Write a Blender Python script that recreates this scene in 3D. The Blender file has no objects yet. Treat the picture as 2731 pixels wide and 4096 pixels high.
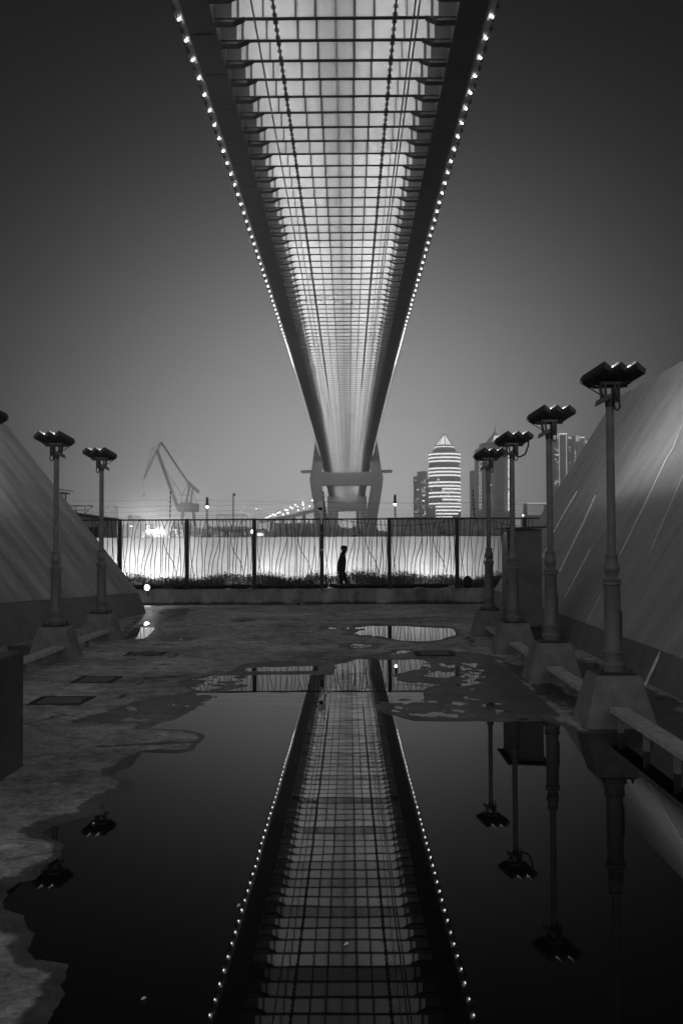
import bpy, bmesh, math, random
import numpy as np
from mathutils import Vector, Matrix
random.seed(7)
S = bpy.context.scene
COL = S.collection
R = math.radians
PI = math.pi

# ------------------------------------------------------------------ camera
CH = 1.8                       # eye height
FPX = 4000.0                   # focal length in photo pixels (35 mm lens on a 36 mm tall frame)
cam_d = bpy.data.cameras.new('camera'); cam = bpy.data.objects.new('camera', cam_d); COL.objects.link(cam)
cam_d.sensor_fit = 'VERTICAL'; cam_d.sensor_height = 36.0; cam_d.sensor_width = 24.0
cam_d.lens = 36.0 * FPX / 4096.0
cam_d.clip_start = 0.1; cam_d.clip_end = 6000
CR = (Matrix.Rotation(math.atan(50.5 / FPX), 3, 'Z') @ Matrix.Rotation(PI / 2 + math.atan(117 / FPX), 3, 'X')
      @ Matrix.Rotation(-0.0045, 3, 'Z'))
cam.matrix_world = Matrix.Translation((0, 0, CH)) @ CR.to_4x4()
S.camera = cam

def ray(x, y):
    return CR @ Vector(((x - 1365.5) / FPX, -(y - 2048.0) / FPX, -1.0))
def at(x, y, Y):               # the point at distance Y up the yard seen at photo pixel x, y
    v = ray(x, y); return Vector((0, 0, CH)) + v * (Y / v.y)
def gr(x, y, z=0.0):           # the point on the ground
    v = ray(x, y); return Vector((0, 0, CH)) + v * ((z - CH) / v.z)

# ------------------------------------------------------------------ world: night sky glowing in the fog over the city
W = bpy.data.worlds.new('World'); S.world = W; W.use_nodes = True
nt = W.node_tree; nt.nodes.clear()
def N(nt, t, **k):
    n = nt.nodes.new(t)
    for a, b in k.items(): setattr(n, a, b)
    return n
def mth(nt, op, a, b=None, c=None):
    n = N(nt, 'ShaderNodeMath', operation=op)
    for i, v in enumerate((a, b, c)):
        if v is None: continue
        if isinstance(v, (int, float)): n.inputs[i].default_value = v
        else: nt.links.new(v, n.inputs[i])
    return n.outputs[0]
tc = N(nt, 'ShaderNodeTexCoord')
nrm = N(nt, 'ShaderNodeVectorMath', operation='NORMALIZE'); nt.links.new(tc.outputs['Generated'], nrm.inputs[0])
def dotdir(d):
    n = N(nt, 'ShaderNodeVectorMath', operation='DOT_PRODUCT'); nt.links.new(nrm.outputs[0], n.inputs[0])
    n.inputs[1].default_value = d; return n.outputs['Value']
glow = Vector((-0.005, 1.0, 0.03)).normalized()
SKY_K = 0.66
SKY_A, SKY_S, SKY_P, SKY_BASE, SKY_BACK = 0.46, 0.208, 1.80, 0.0, 0.70
ang = mth(nt, 'ARCCOSINE', mth(nt, 'MINIMUM', dotdir(glow), 0.99999))
e = mth(nt, 'EXPONENT', mth(nt, 'MULTIPLY', mth(nt, 'POWER', mth(nt, 'DIVIDE', ang, SKY_S), SKY_P), -1.0))
sep = N(nt, 'ShaderNodeSeparateXYZ'); nt.links.new(nrm.outputs[0], sep.inputs[0])
# the glow is strongest low down, where the layer of lit fog is thickest
thick = mth(nt, 'MINIMUM', mth(nt, 'DIVIDE', 173.0, mth(nt, 'MAXIMUM', sep.outputs['Z'], 0.02)), 1450.0)
front = mth(nt, 'MULTIPLY', mth(nt, 'MULTIPLY', e, SKY_A), mth(nt, 'EXPONENT', mth(nt, 'MULTIPLY', thick, 0.0012 * SKY_K)))
# the city glow that hangs round the rest of the horizon, behind and beside the yard
side = N(nt, 'ShaderNodeMapRange', interpolation_type='SMOOTHSTEP'); nt.links.new(sep.outputs['Y'], side.inputs[0])
side.inputs[1].default_value = 0.75; side.inputs[2].default_value = -0.1; side.inputs[3].default_value = 0.0; side.inputs[4].default_value = 1.0
vert = mth(nt, 'EXPONENT', mth(nt, 'MULTIPLY', mth(nt, 'MAXIMUM', sep.outputs['Z'], 0.0), -1.8))
back = mth(nt, 'MULTIPLY', mth(nt, 'MULTIPLY', side.outputs[0], vert), SKY_BACK)
tot = mth(nt, 'ADD', mth(nt, 'ADD', front, back), SKY_BASE)
bg = N(nt, 'ShaderNodeBackground'); nt.links.new(tot, bg.inputs['Strength']); bg.inputs['Color'].default_value = (1, 1, 1, 1)
nt.links.new(bg.outputs[0], N(nt, 'ShaderNodeOutputWorld').inputs[0])

S.view_settings.view_transform = 'Standard'; S.view_settings.look = 'None'
S.view_settings.exposure = 0.0; S.view_settings.gamma = 1.0
S.cycles.use_denoising = True; S.cycles.use_adaptive_sampling = False
S.cycles.max_bounces = 6; S.cycles.diffuse_bounces = 2; S.cycles.glossy_bounces = 3; S.cycles.volume_bounces = 0
S.cycles.transparent_max_bounces = 6; S.cycles.sample_clamp_indirect = 80.0
S.cycles.use_light_tree = True
S.cycles.caustics_reflective = False; S.cycles.caustics_refractive = False

# ------------------------------------------------------------------ materials
MATS = {}
def mat(name, val, rough=0.7, var=0.0, scale=4.0, metal=0.0, bump=0.0, bscale=40.0, spec=0.5, detail=6.0):
    if name in MATS: return MATS[name]
    m = bpy.data.materials.new(name); m.use_nodes = True; t = m.node_tree
    p = t.nodes['Principled BSDF']; p.inputs['Roughness'].default_value = rough; p.inputs['Metallic'].default_value = metal
    p.inputs['Specular IOR Level'].default_value = spec
    p.inputs['Base Color'].default_value = (val, val, val, 1)
    co = N(t, 'ShaderNodeTexCoord')
    if var > 0:
        no = N(t, 'ShaderNodeTexNoise'); no.inputs['Scale'].default_value = scale; no.inputs['Detail'].default_value = detail
        no.inputs['Roughness'].default_value = 0.65
        t.links.new(co.outputs['Object'], no.inputs['Vector'])
        mr = N(t, 'ShaderNodeMapRange'); mr.inputs[1].default_value = 0.3; mr.inputs[2].default_value = 0.7
        mr.inputs[3].default_value = val * (1 - var); mr.inputs[4].default_value = val * (1 + var)
        t.links.new(no.outputs['Fac'], mr.inputs[0]); t.links.new(mr.outputs[0], p.inputs['Base Color'])
    if bump > 0:
        nb = N(t, 'ShaderNodeTexNoise'); nb.inputs['Scale'].default_value = bscale; nb.inputs['Detail'].default_value = 4
        t.links.new(co.outputs['Object'], nb.inputs['Vector'])
        b = N(t, 'ShaderNodeBump'); b.inputs['Strength'].default_value = bump; b.inputs['Distance'].default_value = 0.02
        t.links.new(nb.outputs['Fac'], b.inputs['Height']); t.links.new(b.outputs[0], p.inputs['Normal'])
    MATS[name] = m; return m
def emit(name, strength):
    if name in MATS: return MATS[name]
    m = bpy.data.materials.new(name); m.use_nodes = True; p = m.node_tree.nodes['Principled BSDF']
    p.inputs['Base Color'].default_value = (0.5, 0.5, 0.5, 1)
    p.inputs['Emission Color'].default_value = (1, 1, 1, 1); p.inputs['Emission Strength'].default_value = strength
    MATS[name] = m; return m

M_steel_dark = mat('dark_steel', 0.035, 0.55, 0.3, 8)
M_beam_under = mat('bridge_dark_paint', 0.05, 0.6, 0.25, 0.4)
M_girder = mat('bridge_girder_paint', 0.085, 0.6, 0.25, 0.25)
M_web = mat('bridge_web_paint', 0.55, 0.6, 0.12, 0.35)
M_stiff_shade = mat('bridge_stiffener_shade', 0.055, 0.6, 0.15, 0.4)  # dark tone carries the shade on and beside the stiffeners
M_slab = mat('bridge_slab_concrete', 0.5, 0.8, 0.12, 0.3)
M_fair = mat('bridge_edge_panel', 0.5, 0.5, 0.2, 0.5)
M_pylon = mat('pylon_concrete', 0.35, 0.85, 0.15, 0.05)
M_pole = mat('lamp_post_paint', 0.16, 0.5, 0.25, 6, bump=0.15, bscale=60)
M_plinth = mat('plinth_concrete', 0.2, 0.85, 0.3, 5, bump=0.35, bscale=30)
M_bench = mat('weathered_plank', 0.42, 0.7, 0.3, 9, bump=0.3, bscale=60)
M_house = mat('lamp_housing', 0.022, 0.45, 0.2, 10)
M_cable = mat('cable_rubber', 0.012, 0.5)
M_fence = mat('fence_iron', 0.014, 0.5, 0.3, 20)
M_bag = mat('sandbag_cloth', 0.02, 0.9, 0.5, 12, bump=0.5, bscale=30)
M_cab = mat('cabinet_steel', 0.11, 0.5, 0.35, 2.2)
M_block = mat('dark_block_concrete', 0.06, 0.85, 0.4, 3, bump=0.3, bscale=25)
M_white = mat('white_plastic', 0.7, 0.4, 0.1, 8)
M_glass = mat('dark_glass', 0.02, 0.1)
M_wire = mat('wire', 0.02, 0.5)
M_crane = mat('crane_steel', 0.10, 0.7, 0.2, 0.2)
M_tower = mat('tower_facade', 0.55, 0.6, 0.15, 0.06)
M_tower_dark = mat('tower_facade_dark', 0.42, 0.5, 0.2, 0.06)
M_far = mat('far_dark', 0.32, 0.9, 0.5, 0.1)
M_shed = mat('shed_wall', 0.22, 0.8, 0.2, 1.5)
M_dark = mat('matt_black', 0.01, 0.8)
M_leaf = mat('weed_leaf', 0.12, 0.8, 0.5, 3)
M_cloth = mat('dark_clothes', 0.012, 0.9)
M_skin = mat('skin', 0.14, 0.6)

# ------------------------------------------------------------------ mesh helpers
class MB:
    def __init__(s): s.v = []; s.f = []; s.mi = []; s.cur = 0
    def mesh(s, vs, fs):
        o = len(s.v); s.v += [tuple(v) for v in vs]; s.f += [tuple(i + o for i in f) for f in fs]; s.mi += [s.cur] * len(fs)
    def box(s, x0, x1, y0, y1, z0, z1):
        s.mesh([(x0, y0, z0), (x1, y0, z0), (x1, y1, z0), (x0, y1, z0), (x0, y0, z1), (x1, y0, z1), (x1, y1, z1), (x0, y1, z1)],
               [(0, 3, 2, 1), (4, 5, 6, 7), (0, 1, 5, 4), (1, 2, 6, 5), (2, 3, 7, 6), (3, 0, 4, 7)])
    def hull8(s, a, b):        # two quads (lists of four points), joined
        s.mesh(list(a) + list(b), [(0, 3, 2, 1), (4, 5, 6, 7), (0, 1, 5, 4), (1, 2, 6, 5), (2, 3, 7, 6), (3, 0, 4, 7)])
    def frame(s, o, X, Y, Z):  # box with a corner at o and edge vectors X, Y, Z
        o, X, Y, Z = map(Vector, (o, X, Y, Z)); s.hull8([o, o + X, o + X + Y, o + Y], [o + Z, o + X + Z, o + X + Y + Z, o + Y + Z])
    def tube(s, pts, r, n=8, caps=True):
        pts = [Vector(p) for p in pts]; rr = r if isinstance(r, (list, tuple)) else [r] * len(pts)
        vs = []; fs = []; up = None
        for i, p in enumerate(pts):
            d = (pts[min(i + 1, len(pts) - 1)] - pts[max(i - 1, 0)]).normalized()
            if up is None: up = Vector((0, 0, 1)) if abs(d.z) < 0.9 else Vector((0, 1, 0))
            a = d.cross(up)
            if a.length < 1e-5: a = d.cross(Vector((1, 0, 0)))
            a.normalize(); b = a.cross(d).normalized(); up = b
            for k in range(n):
                t = 2 * PI * k / n; vs.append(p + (a * math.cos(t) + b * math.sin(t)) * rr[i])
        for i in range(len(pts) - 1):
            for k in range(n):
                k2 = (k + 1) % n; fs.append((i * n + k, i * n + k2, (i + 1) * n + k2, (i + 1) * n + k))
        if caps: fs.append(tuple(range(n))[::-1]); fs.append(tuple((len(pts) - 1) * n + k for k in range(n)))
        s.mesh(vs, fs)
    def lathe(s, prof, c=(0, 0, 0), n=24):
        vs = []; fs = []
        for r, z in prof:
            for k in range(n):
                t = 2 * PI * k / n; vs.append((c[0] + r * math.cos(t), c[1] + r * math.sin(t), c[2] + z))
        for i in range(len(prof) - 1):
            for k in range(n):
                k2 = (k + 1) % n; fs.append((i * n + k, i * n + k2, (i + 1) * n + k2, (i + 1) * n + k))
        fs.append(tuple(range(n))[::-1]); fs.append(tuple((len(prof) - 1) * n + k for k in range(n)))
        s.mesh(vs, fs)
    def ell(s, c, rx, ry, rz, n=12, m=8, rot=None):
        vs = []; fs = []
        for i in range(m + 1):
            p = PI * i / m
            for k in range(n):
                t = 2 * PI * k / n; v = Vector((rx * math.sin(p) * math.cos(t), ry * math.sin(p) * math.sin(t), rz * math.cos(p)))
                if rot: v = rot @ v
                vs.append(Vector(c) + v)
        for i in range(m):
            for k in range(n):
                k2 = (k + 1) % n; fs.append((i * n + k, (i + 1) * n + k, (i + 1) * n + k2, i * n + k2))
        s.mesh(vs, fs)
    def build(s, name, m, parent=None, smooth=False, bevel=0):
        me = bpy.data.meshes.new(name); me.from_pydata(s.v, [], s.f)
        ms = m if isinstance(m, (list, tuple)) else [m]
        for q in ms: me.materials.append(q)
        if len(ms) > 1: me.polygons.foreach_set('material_index', s.mi)
        if smooth:
            me.polygons.foreach_set('use_smooth', [True] * len(s.f))
        me.update()
        o = bpy.data.objects.new(name, me); COL.objects.link(o); o.parent = parent
        if smooth: 
            try: me.set_sharp_from_angle(angle=R(40))
            except Exception: pass
        if bevel:
            b = o.modifiers.new('Bevel', 'BEVEL'); b.width = bevel; b.segments = 2; b.limit_method = 'ANGLE'
        return o
def tag(o, label=None, cat=None, group=None, kind=None):
    if label: o['label'] = label
    if cat: o['category'] = cat
    if group: o['group'] = group
    if kind: o['kind'] = kind
    return o
def empty(name, loc=(0, 0, 0), rz=0.0):
    o = bpy.data.objects.new(name, None); COL.objects.link(o); o.location = loc; o.rotation_euler = (0, 0, rz); o.empty_display_size = 0.2
    return o
def kids(o): return [c for c in bpy.data.objects if c.parent == o]
def copy_tree(o, parent=None):
    c = o.copy(); COL.objects.link(c); c.parent = parent
    for ch in kids(o): copy_tree(ch, c)
    return c
def one(name, mb, m, label, cat, group=None, **k):
    o = mb.build(name, m, None, **k); return tag(o, label, cat, group)

# ------------------------------------------------------------------ noise and signed distance (numpy)
def vnoise(x, y, seed):
    rng = np.random.RandomState(seed); T = rng.rand(256, 256)
    xi = np.floor(x).astype(int); yi = np.floor(y).astype(int); fx = x - xi; fy = y - yi
    fx = fx * fx * (3 - 2 * fx); fy = fy * fy * (3 - 2 * fy)
    g = lambda a, b: T[a & 255, b & 255]
    return (g(xi, yi) * (1 - fx) + g(xi + 1, yi) * fx) * (1 - fy) + (g(xi, yi + 1) * (1 - fx) + g(xi + 1, yi + 1) * fx) * fy
def fbm(x, y, f0, octv=5, seed=1, gain=0.55):
    a = 1.0; s = 0; tot = 0
    for i in range(octv):
        s = s + a * (vnoise(x * f0 + 17 * i, y * f0 + 31 * i, seed + i) * 2 - 1); tot += a; a *= gain; f0 *= 2.1
    return s / tot
def sdf(px, py, poly):         # negative inside
    P = np.array([(p[0], p[1]) for p in poly]); n = len(P)
    d2 = np.full(px.shape, 1e9); ins = np.zeros(px.shape, bool)
    for i in range(n):
        a = P[i]; b = P[(i + 1) % n]; ex, ey = b - a; wx = px - a[0]; wy = py - a[1]
        t = np.clip((wx * ex + wy * ey) / (ex * ex + ey * ey + 1e-12), 0, 1)
        d2 = np.minimum(d2, (wx - ex * t) ** 2 + (wy - ey * t) ** 2)
        c = ((a[1] <= py) & (b[1] > py)) | ((b[1] <= py) & (a[1] > py))
        xc = a[0] + (py - a[1]) * ex / (ey if abs(ey) > 1e-9 else 1e-9)
        ins ^= c & (px < xc)
    d = np.sqrt(d2); return np.where(ins, -d, d)
def sstep(a, b, x):
    t = np.clip((x - a) / (b - a), 0, 1); return t * t * (3 - 2 * t)

# ------------------------------------------------------------------ the yard floor, a shallow relief that the rain water stands in
def gpoly(pts): return [gr(x, y) for x, y in pts]
DEEP = [
 [(600, 2914), (700, 2880), (770, 2846), (850, 2800), (930, 2775), (985, 2740), (1000, 2712), (990, 2700), (1100, 2697), (1334, 2697),
  (1337, 2660), (1400, 2645), (1440, 2637), (1500, 2640), (1660, 2640), (1680, 2660), (1640, 2684), (1562, 2697), (1640, 2733),
  (1730, 2738), (1700, 2760), (1690, 2786), (1560, 2798), (1500, 2806), (1492, 2838), (1560, 2862), (1657, 2884), (1830, 2884),
  (2050, 2884), (2175, 2886), (2244, 2903), (2330, 2934), (2640, 2932), (2731, 2950), (2900, 3000), (3100, 3150), (3100, 4600),
  (260, 4600), (237, 4096), (250, 4038), (277, 3980), (237, 3939), (259, 3903), (259, 3850), (134, 3832), (107, 3792), (134, 3743),
  (98, 3689), (85, 3658), (4, 3627), (27, 3573), (71, 3529), (138, 3511), (161, 3470), (214, 3435), (214, 3408), (246, 3381),
  (205, 3354), (165, 3332), (250, 3292), (357, 3265), (420, 3252), (415, 3212), (455, 3185), (527, 3158), (540, 3136), (535, 3127),
  (459, 3100), (467, 3088), (528, 3073), (551, 3043), (578, 3012), (660, 3014), (719, 3016), (765, 3006), (800, 2976), (826, 2940),
  (750, 2922), (650, 2916)],
 [(1460, 2537), (1480, 2505), (1600, 2505), (1730, 2511), (1806, 2514), (1822, 2530), (1835, 2538), (1790, 2545), (1755, 2561),
  (1680, 2565), (1590, 2560), (1545, 2545)],
 [(508, 2556), (534, 2510), (618, 2510), (603, 2533), (574, 2553)],
 [(540, 2497), (575, 2494), (590, 2486), (604, 2496), (575, 2499)],
 [(988, 2682), (1000, 2670), (1150, 2668), (1275, 2664), (1278, 2681), (1100, 2683)],
]
MIXED = [
 [(680, 2728), (760, 2712), (850, 2700), (985, 2700), (1010, 2770), (900, 2790), (760, 2775), (790, 2764)],
 [(1640, 2640), (1760, 2650), (1920, 2655), (1935, 2690), (1925, 2735), (1760, 2745), (1640, 2740), (1560, 2720), (1562, 2690)],
 [(1400, 2540), (1440, 2505), (1500, 2500), (1480, 2545)],
 [(1560, 2612), (1580, 2603), (1700, 2605), (1800, 2612), (1700, 2618)],
 [(1360, 2590), (1370, 2577), (1450, 2572), (1525, 2580), (1500, 2592)],
 [(1670, 2788), (1900, 2772), (1905, 2786), (1800, 2797)],
 [(930, 2478), (985, 2476), (1000, 2484), (940, 2486)],
 [(690, 2556), (730, 2552), (760, 2556), (720, 2559)],
 [(1270, 2505), (1420, 2512), (1400, 2522), (1280, 2516)],
]
DAMP = [
 [(692, 2727), (760, 2710), (905, 2690), (960, 2650), (1100, 2640), (1330, 2642), (1420, 2625), (1560, 2600), (1800, 2596), (1900, 2610),
  (2020, 2625), (2100, 2660), (2230, 2710), (2330, 2800), (2244, 2910), (1657, 2890), (1400, 2900), (900, 2960), (830, 2930), (560, 2920), (535, 2905),
  (306, 2903), (226, 2892), (398, 2844), (474, 2813), (635, 2782), (788, 2768), (760, 2750)],
 [(1330, 2545), (1400, 2500), (1480, 2492), (1740, 2500), (1830, 2508), (1860, 2545), (1790, 2560), (1730, 2574), (1560, 2568), (1500, 2552)],
 [(1340, 2596), (1360, 2572), (1450, 2566), (1540, 2574), (1520, 2598), (1400, 2600)],
 [(470, 2590), (500, 2530), (520, 2490), (545, 2445), (700, 2436), (815, 2440), (740, 2470), (650, 2482), (665, 2500), (630, 2545), (560, 2580)],
 [(550, 2552), (640, 2544), (780, 2546), (832, 2556), (760, 2568), (620, 2572)],
 [(570, 2580), (660, 2572), (730, 2576), (690, 2588), (590, 2586)],
 [(885, 2484), (930, 2471), (1000, 2472), (1035, 2482), (990, 2492), (930, 2494)],
 [(1160, 2578), (1200, 2570), (1250, 2571), (1280, 2577), (1240, 2585), (1180, 2584)],
 [(1230, 2456), (1300, 2451), (1380, 2456), (1300, 2460)],
 [(1240, 2482), (1500, 2472), (1750, 2462), (1850, 2462), (1700, 2480), (1500, 2490), (1300, 2487)],
 [(300, 2624), (380, 2612), (430, 2626), (360, 2640)],
 [(2190, 2820), (2330, 2760), (2420, 2700), (2731, 2800), (2900, 3000), (2600, 2960), (2300, 2930)],
 [(1625, 2578), (1640, 2568), (1763, 2568), (1750, 2580)],
 [(2100, 2640), (2130, 2660), (2480, 2840), (2731, 2860), (2500, 2680), (2300, 2620)],
 [(-200, 2600), (0, 2585), (300, 2560), (350, 2600), (200, 2640), (-100, 2680)],
]
DRYI = [                      # drier islands
 [(1562, 2700), (1620, 2697), (1723, 2712), (1720, 2728), (1640, 2732), (1575, 2722)],
 [(1741, 2716), (1868, 2716), (1880, 2735), (1745, 2735)],
 [(905, 2684), (1280, 2685), (1280, 2655), (1334, 2655), (1334, 2693), (905, 2695)],
 [(1530, 2806), (1700, 2800), (1950, 2790), (2060, 2815), (2080, 2850), (1900, 2868), (1700, 2866), (1550, 2850)],
 [(2060, 2750), (2150, 2748), (2190, 2790), (2170, 2810), (2040, 2806)],
 [(575, 2985), (560, 2965), (600, 2938), (690, 2932), (795, 2938), (780, 2970), (745, 2992), (690, 3000)],
 [(60, 3448), (120, 3418), (205, 3412), (200, 3428), (150, 3446), (80, 3458)],
]
def build_yard():
    X0, X1 = -10.0, 7.0; nx = 640
    ny = 720; inv = np.linspace(1 / 2.2, 1 / 28.36, ny); ys = 1 / inv; xs = np.linspace(X0, X1, nx)
    X, Y = np.meshgrid(xs, ys)
    wx = X + 0.05 * fbm(X, Y, 1.6, 4, 11); wy = Y + (0.05 + 0.004 * Y) * fbm(X, Y, 1.3, 4, 21)
    n1 = fbm(X, Y, 0.35, 6, 3); n2 = fbm(X, Y, 2.2, 5, 40); n3 = fbm(X, Y * 0.9, 7.0, 5, 60, 0.7)
    H = 0.0125 + 0.0045 * n1 + 0.0016 * n2 + 0.0006 * n3
    far = 0.03 + 0.006 * Y
    for p in DAMP:
        w = 1 - sstep(-1.2, 0.6, sdf(wx, wy, gpoly(p)) / far / 2.0); H = H * (1 - w) + (0.0029 + 0.0035 * n2 + 0.0060 * n3) * w
    for p in DEEP:             # the concrete stays damp in a ragged fringe round standing water
        w = 1 - sstep(0.15, 1.0, (sdf(wx, wy, gpoly(p)) + 0.10 * n2 + 0.05 * n3) / (0.16 + 0.012 * Y)); H = np.minimum(H, H * (1 - w) + (0.0034 + 0.0012 * n2) * w)
    for p in MIXED:
        w = 1 - sstep(-1.0, 1.0, sdf(wx, wy, gpoly(p)) / far / 1.5); H = H * (1 - w) + (0.0005 + 0.0045 * n2 + 0.0085 * n3) * w
    for p in DEEP:
        w = 1 - sstep(-1.0, 1.0, (sdf(wx, wy, gpoly(p)) + 0.03 * n3) / far); H = H * (1 - w) + (-0.005 + 0.0008 * n2) * w
    for i, p in enumerate(DRYI):
        t = 0.0095 if i == 5 else (0.006 if i == 6 else (0.0013 if i == 3 else 0.003))
        w = 1 - sstep(-1.0, 1.0, sdf(wx, wy, gpoly(p)) / far / 0.8); H = H * (1 - w) + (t + 0.0035 * n2 + 0.0065 * n3) * w
    for xj in (2.14, -3.78):   # construction joints, a small proud seam of mortar
        q = np.exp(-((X - xj - 0.012 * n2) / 0.03) ** 2); H = np.where(H > 0.002, H + 0.004 * q * (n2 > -0.25), H)
    V = np.stack([X, Y, H], -1).reshape(-1, 3)
    idx = np.arange(nx * ny).reshape(ny, nx)
    F = np.stack([idx[:-1, :-1], idx[1:, :-1], idx[1:, 1:], idx[:-1, 1:]], -1).reshape(-1, 4)
    # rows run away from the camera: keep normals up
    F = F[:, ::-1]
    me = bpy.data.meshes.new('yard_floor'); me.vertices.add(len(V)); me.vertices.foreach_set('co', V.ravel())
    me.loops.add(F.size); me.loops.foreach_set('vertex_index', F.ravel().astype(np.int32))
    me.polygons.add(len(F)); me.polygons.foreach_set('loop_start', np.arange(0, F.size, 4, dtype=np.int32))
    me.update(calc_edges=True); me.validate()
    me.polygons.foreach_set('use_smooth', np.ones(len(F), bool))
    o = bpy.data.objects.new('yard_floor', me); COL.objects.link(o); o['kind'] = 'structure'
    if me.polygons[0].normal.z < 0: me.flip_normals()
    m = bpy.data.materials.new('yard_concrete'); m.use_nodes = True; t = m.node_tree; p = t.nodes['Principled BSDF']
    geo = N(t, 'ShaderNodeNewGeometry'); sp = N(t, 'ShaderNodeSeparateXYZ'); t.links.new(geo.outputs['Position'], sp.inputs[0])
    def noise(sc, det, vec=None, rough=0.6):
        n = N(t, 'ShaderNodeTexNoise'); n.inputs['Scale'].default_value = sc; n.inputs['Detail'].default_value = det
        n.inputs['Roughness'].default_value = rough; t.links.new(vec or geo.outputs['Position'], n.inputs['Vector']); return n.outputs['Fac']
    def mr(v, a, b, c, d, sm=False):
        n = N(t, 'ShaderNodeMapRange'); t.links.new(v, n.inputs[0])
        if sm: n.interpolation_type = 'SMOOTHSTEP'
        for i, q in enumerate((a, b, c, d)): n.inputs[i + 1].default_value = q
        return n.outputs[0]
    base = mr(noise(0.55, 8), 0.3, 0.7, 0.17, 0.54)
    fine = mth(t, 'MULTIPLY', mr(noise(4.0, 9, rough=0.8), 0.34, 0.66, 0.4, 1.6), mr(noise(30.0, 4, rough=0.8), 0.3, 0.7, 0.65, 1.35))
    pits = mr(noise(22.0, 4), 0.30, 0.40, 0.45, 1.0)
    vor = N(t, 'ShaderNodeTexVoronoi', feature='DISTANCE_TO_EDGE'); vor.inputs['Scale'].default_value = 0.42
    wv = N(t, 'ShaderNodeTexNoise'); wv.inputs['Scale'].default_value = 2.0; wv.inputs['Detail'].default_value = 6; t.links.new(geo.outputs['Position'], wv.inputs['Vector'])
    wm_ = N(t, 'ShaderNodeVectorMath', operation='MULTIPLY_ADD'); t.links.new(wv.outputs['Color'], wm_.inputs[0]); wm_.inputs[1].default_value = (0.5, 0.5, 0); t.links.new(geo.outputs['Position'], wm_.inputs[2])
    t.links.new(wm_.outputs[0], vor.inputs['Vector'])
    crack = mr(mth(t, 'ADD', vor.outputs['Distance'], mr(noise(0.8, 2), 0.4, 0.6, 0.0, 0.03)), 0.004, 0.016, 0.3, 1.0)
    spots = mr(noise(2.6, 5, rough=0.7), 0.60, 0.68, 1.0, 1.7)
    c = mth(t, 'MULTIPLY', mth(t, 'MULTIPLY', mth(t, 'MULTIPLY', base, fine), mth(t, 'MULTIPLY', pits, spots)), crack)
    zz = mth(t, 'ADD', sp.outputs['Z'], mth(t, 'MULTIPLY', mth(t, 'SUBTRACT', noise(7.0, 5), 0.5), 0.004))
    dry = mr(zz, 0.0048, 0.0072, 0.0, 1.0, True)
    col = mth(t, 'MULTIPLY', c, mr(dry, 0, 1, 0.22, 1.0))
    t.links.new(col, p.inputs['Base Color'])
    t.links.new(mr(dry, 0, 1, 0.5, 0.9), p.inputs['Roughness'])
    t.links.new(mr(dry, 0, 1, 0.3, 0.15), p.inputs['Specular IOR Level'])
    b = N(t, 'ShaderNodeBump'); b.inputs['Strength'].default_value = 0.8; b.inputs['Distance'].default_value = 0.010
    t.links.new(noise(45.0, 6, rough=0.7), b.inputs['Height']); t.links.new(b.outputs[0], p.inputs['Normal'])
    me.materials.append(m)
    # standing water
    wm = bpy.data.materials.new('rain_water'); wm.use_nodes = True; p = wm.node_tree.nodes['Principled BSDF']
    p.inputs['Base Color'].default_value = (0.006, 0.006, 0.006, 1); p.inputs['Roughness'].default_value = 0.012
    p.inputs['IOR'].default_value = 1.22
    t = wm.node_tree; geo = N(t, 'ShaderNodeNewGeometry')
    n = N(t, 'ShaderNodeTexNoise'); n.inputs['Scale'].default_value = 1.3; n.inputs['Detail'].default_value = 2
    t.links.new(geo.outputs['Position'], n.inputs['Vector'])
    b = N(t, 'ShaderNodeBump'); b.inputs['Strength'].default_value = 0.02; b.inputs['Distance'].default_value = 0.02
    t.links.new(n.outputs['Fac'], b.inputs['Height']); t.links.new(b.outputs[0], p.inputs['Normal'])
    w = MB(); w.mesh([(X0, 1.6, 0), (X1, 1.6, 0), (X1, 28.3, 0), (X0, 28.3, 0)], [(0, 1, 2, 3)])
    w.build('puddle_water', wm)['kind'] = 'structure'
build_yard()
g = MB(); g.mesh([(-2500, -600, -0.06), (2500, -600, -0.06), (2500, 3000, -0.06), (-2500, 3000, -0.06)], [(0, 1, 2, 3)])
g.build('ground', mat('ground_concrete', 0.12, 0.9, 0.3, 0.5))['kind'] = 'structure'

# ------------------------------------------------------------------ cable stayed bridge overhead
BR = empty('cable_stayed_bridge', (-1.04, 0, 0), math.atan(23 / FPX))
tag(BR, 'long floodlit bridge deck seen from below, running to a diamond pylon across the river', 'bridge')
def zb(s):
    if s < 579: return CH + 52.8 - 4.5e-5 * (s - 300) ** 2
    return CH + 49.3 - 0.05 * (s - 579)
PITCH = 4.3; S0 = 92.6
SN = [S0 + PITCH * k for k in range(-36, 172)]          # crossbeam stations
def sweep(prof, s0, s1, step=PITCH, mb=None):           # closed profile [(x, dz)] swept along the deck
    mb = mb or MB(); st = []; s = s0
    while s < s1: st.append(s); s += step
    st.append(s1); n = len(prof); vs = []; fs = []
    for s in st:
        for x, dz in prof: vs.append((x, s, zb(s) + dz))
    for i in range(len(st) - 1):
        for k in range(n):
            k2 = (k + 1) % n; fs.append((i * n + k, i * n + k2, (i + 1) * n + k2, (i + 1) * n + k))
    fs.append(tuple(range(n))[::-1]); fs.append(tuple((len(st) - 1) * n + k for k in range(n)))
    mb.mesh(vs, fs); return mb
SA, SB = SN[0] - 2, SN[-1]
sweep([(-14.6, 0.3), (14.6, 0.3), (14.6, 0.6), (-14.6, 0.6)], SA, SB, 8.6).build('deck_slab', M_slab, BR)
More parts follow.
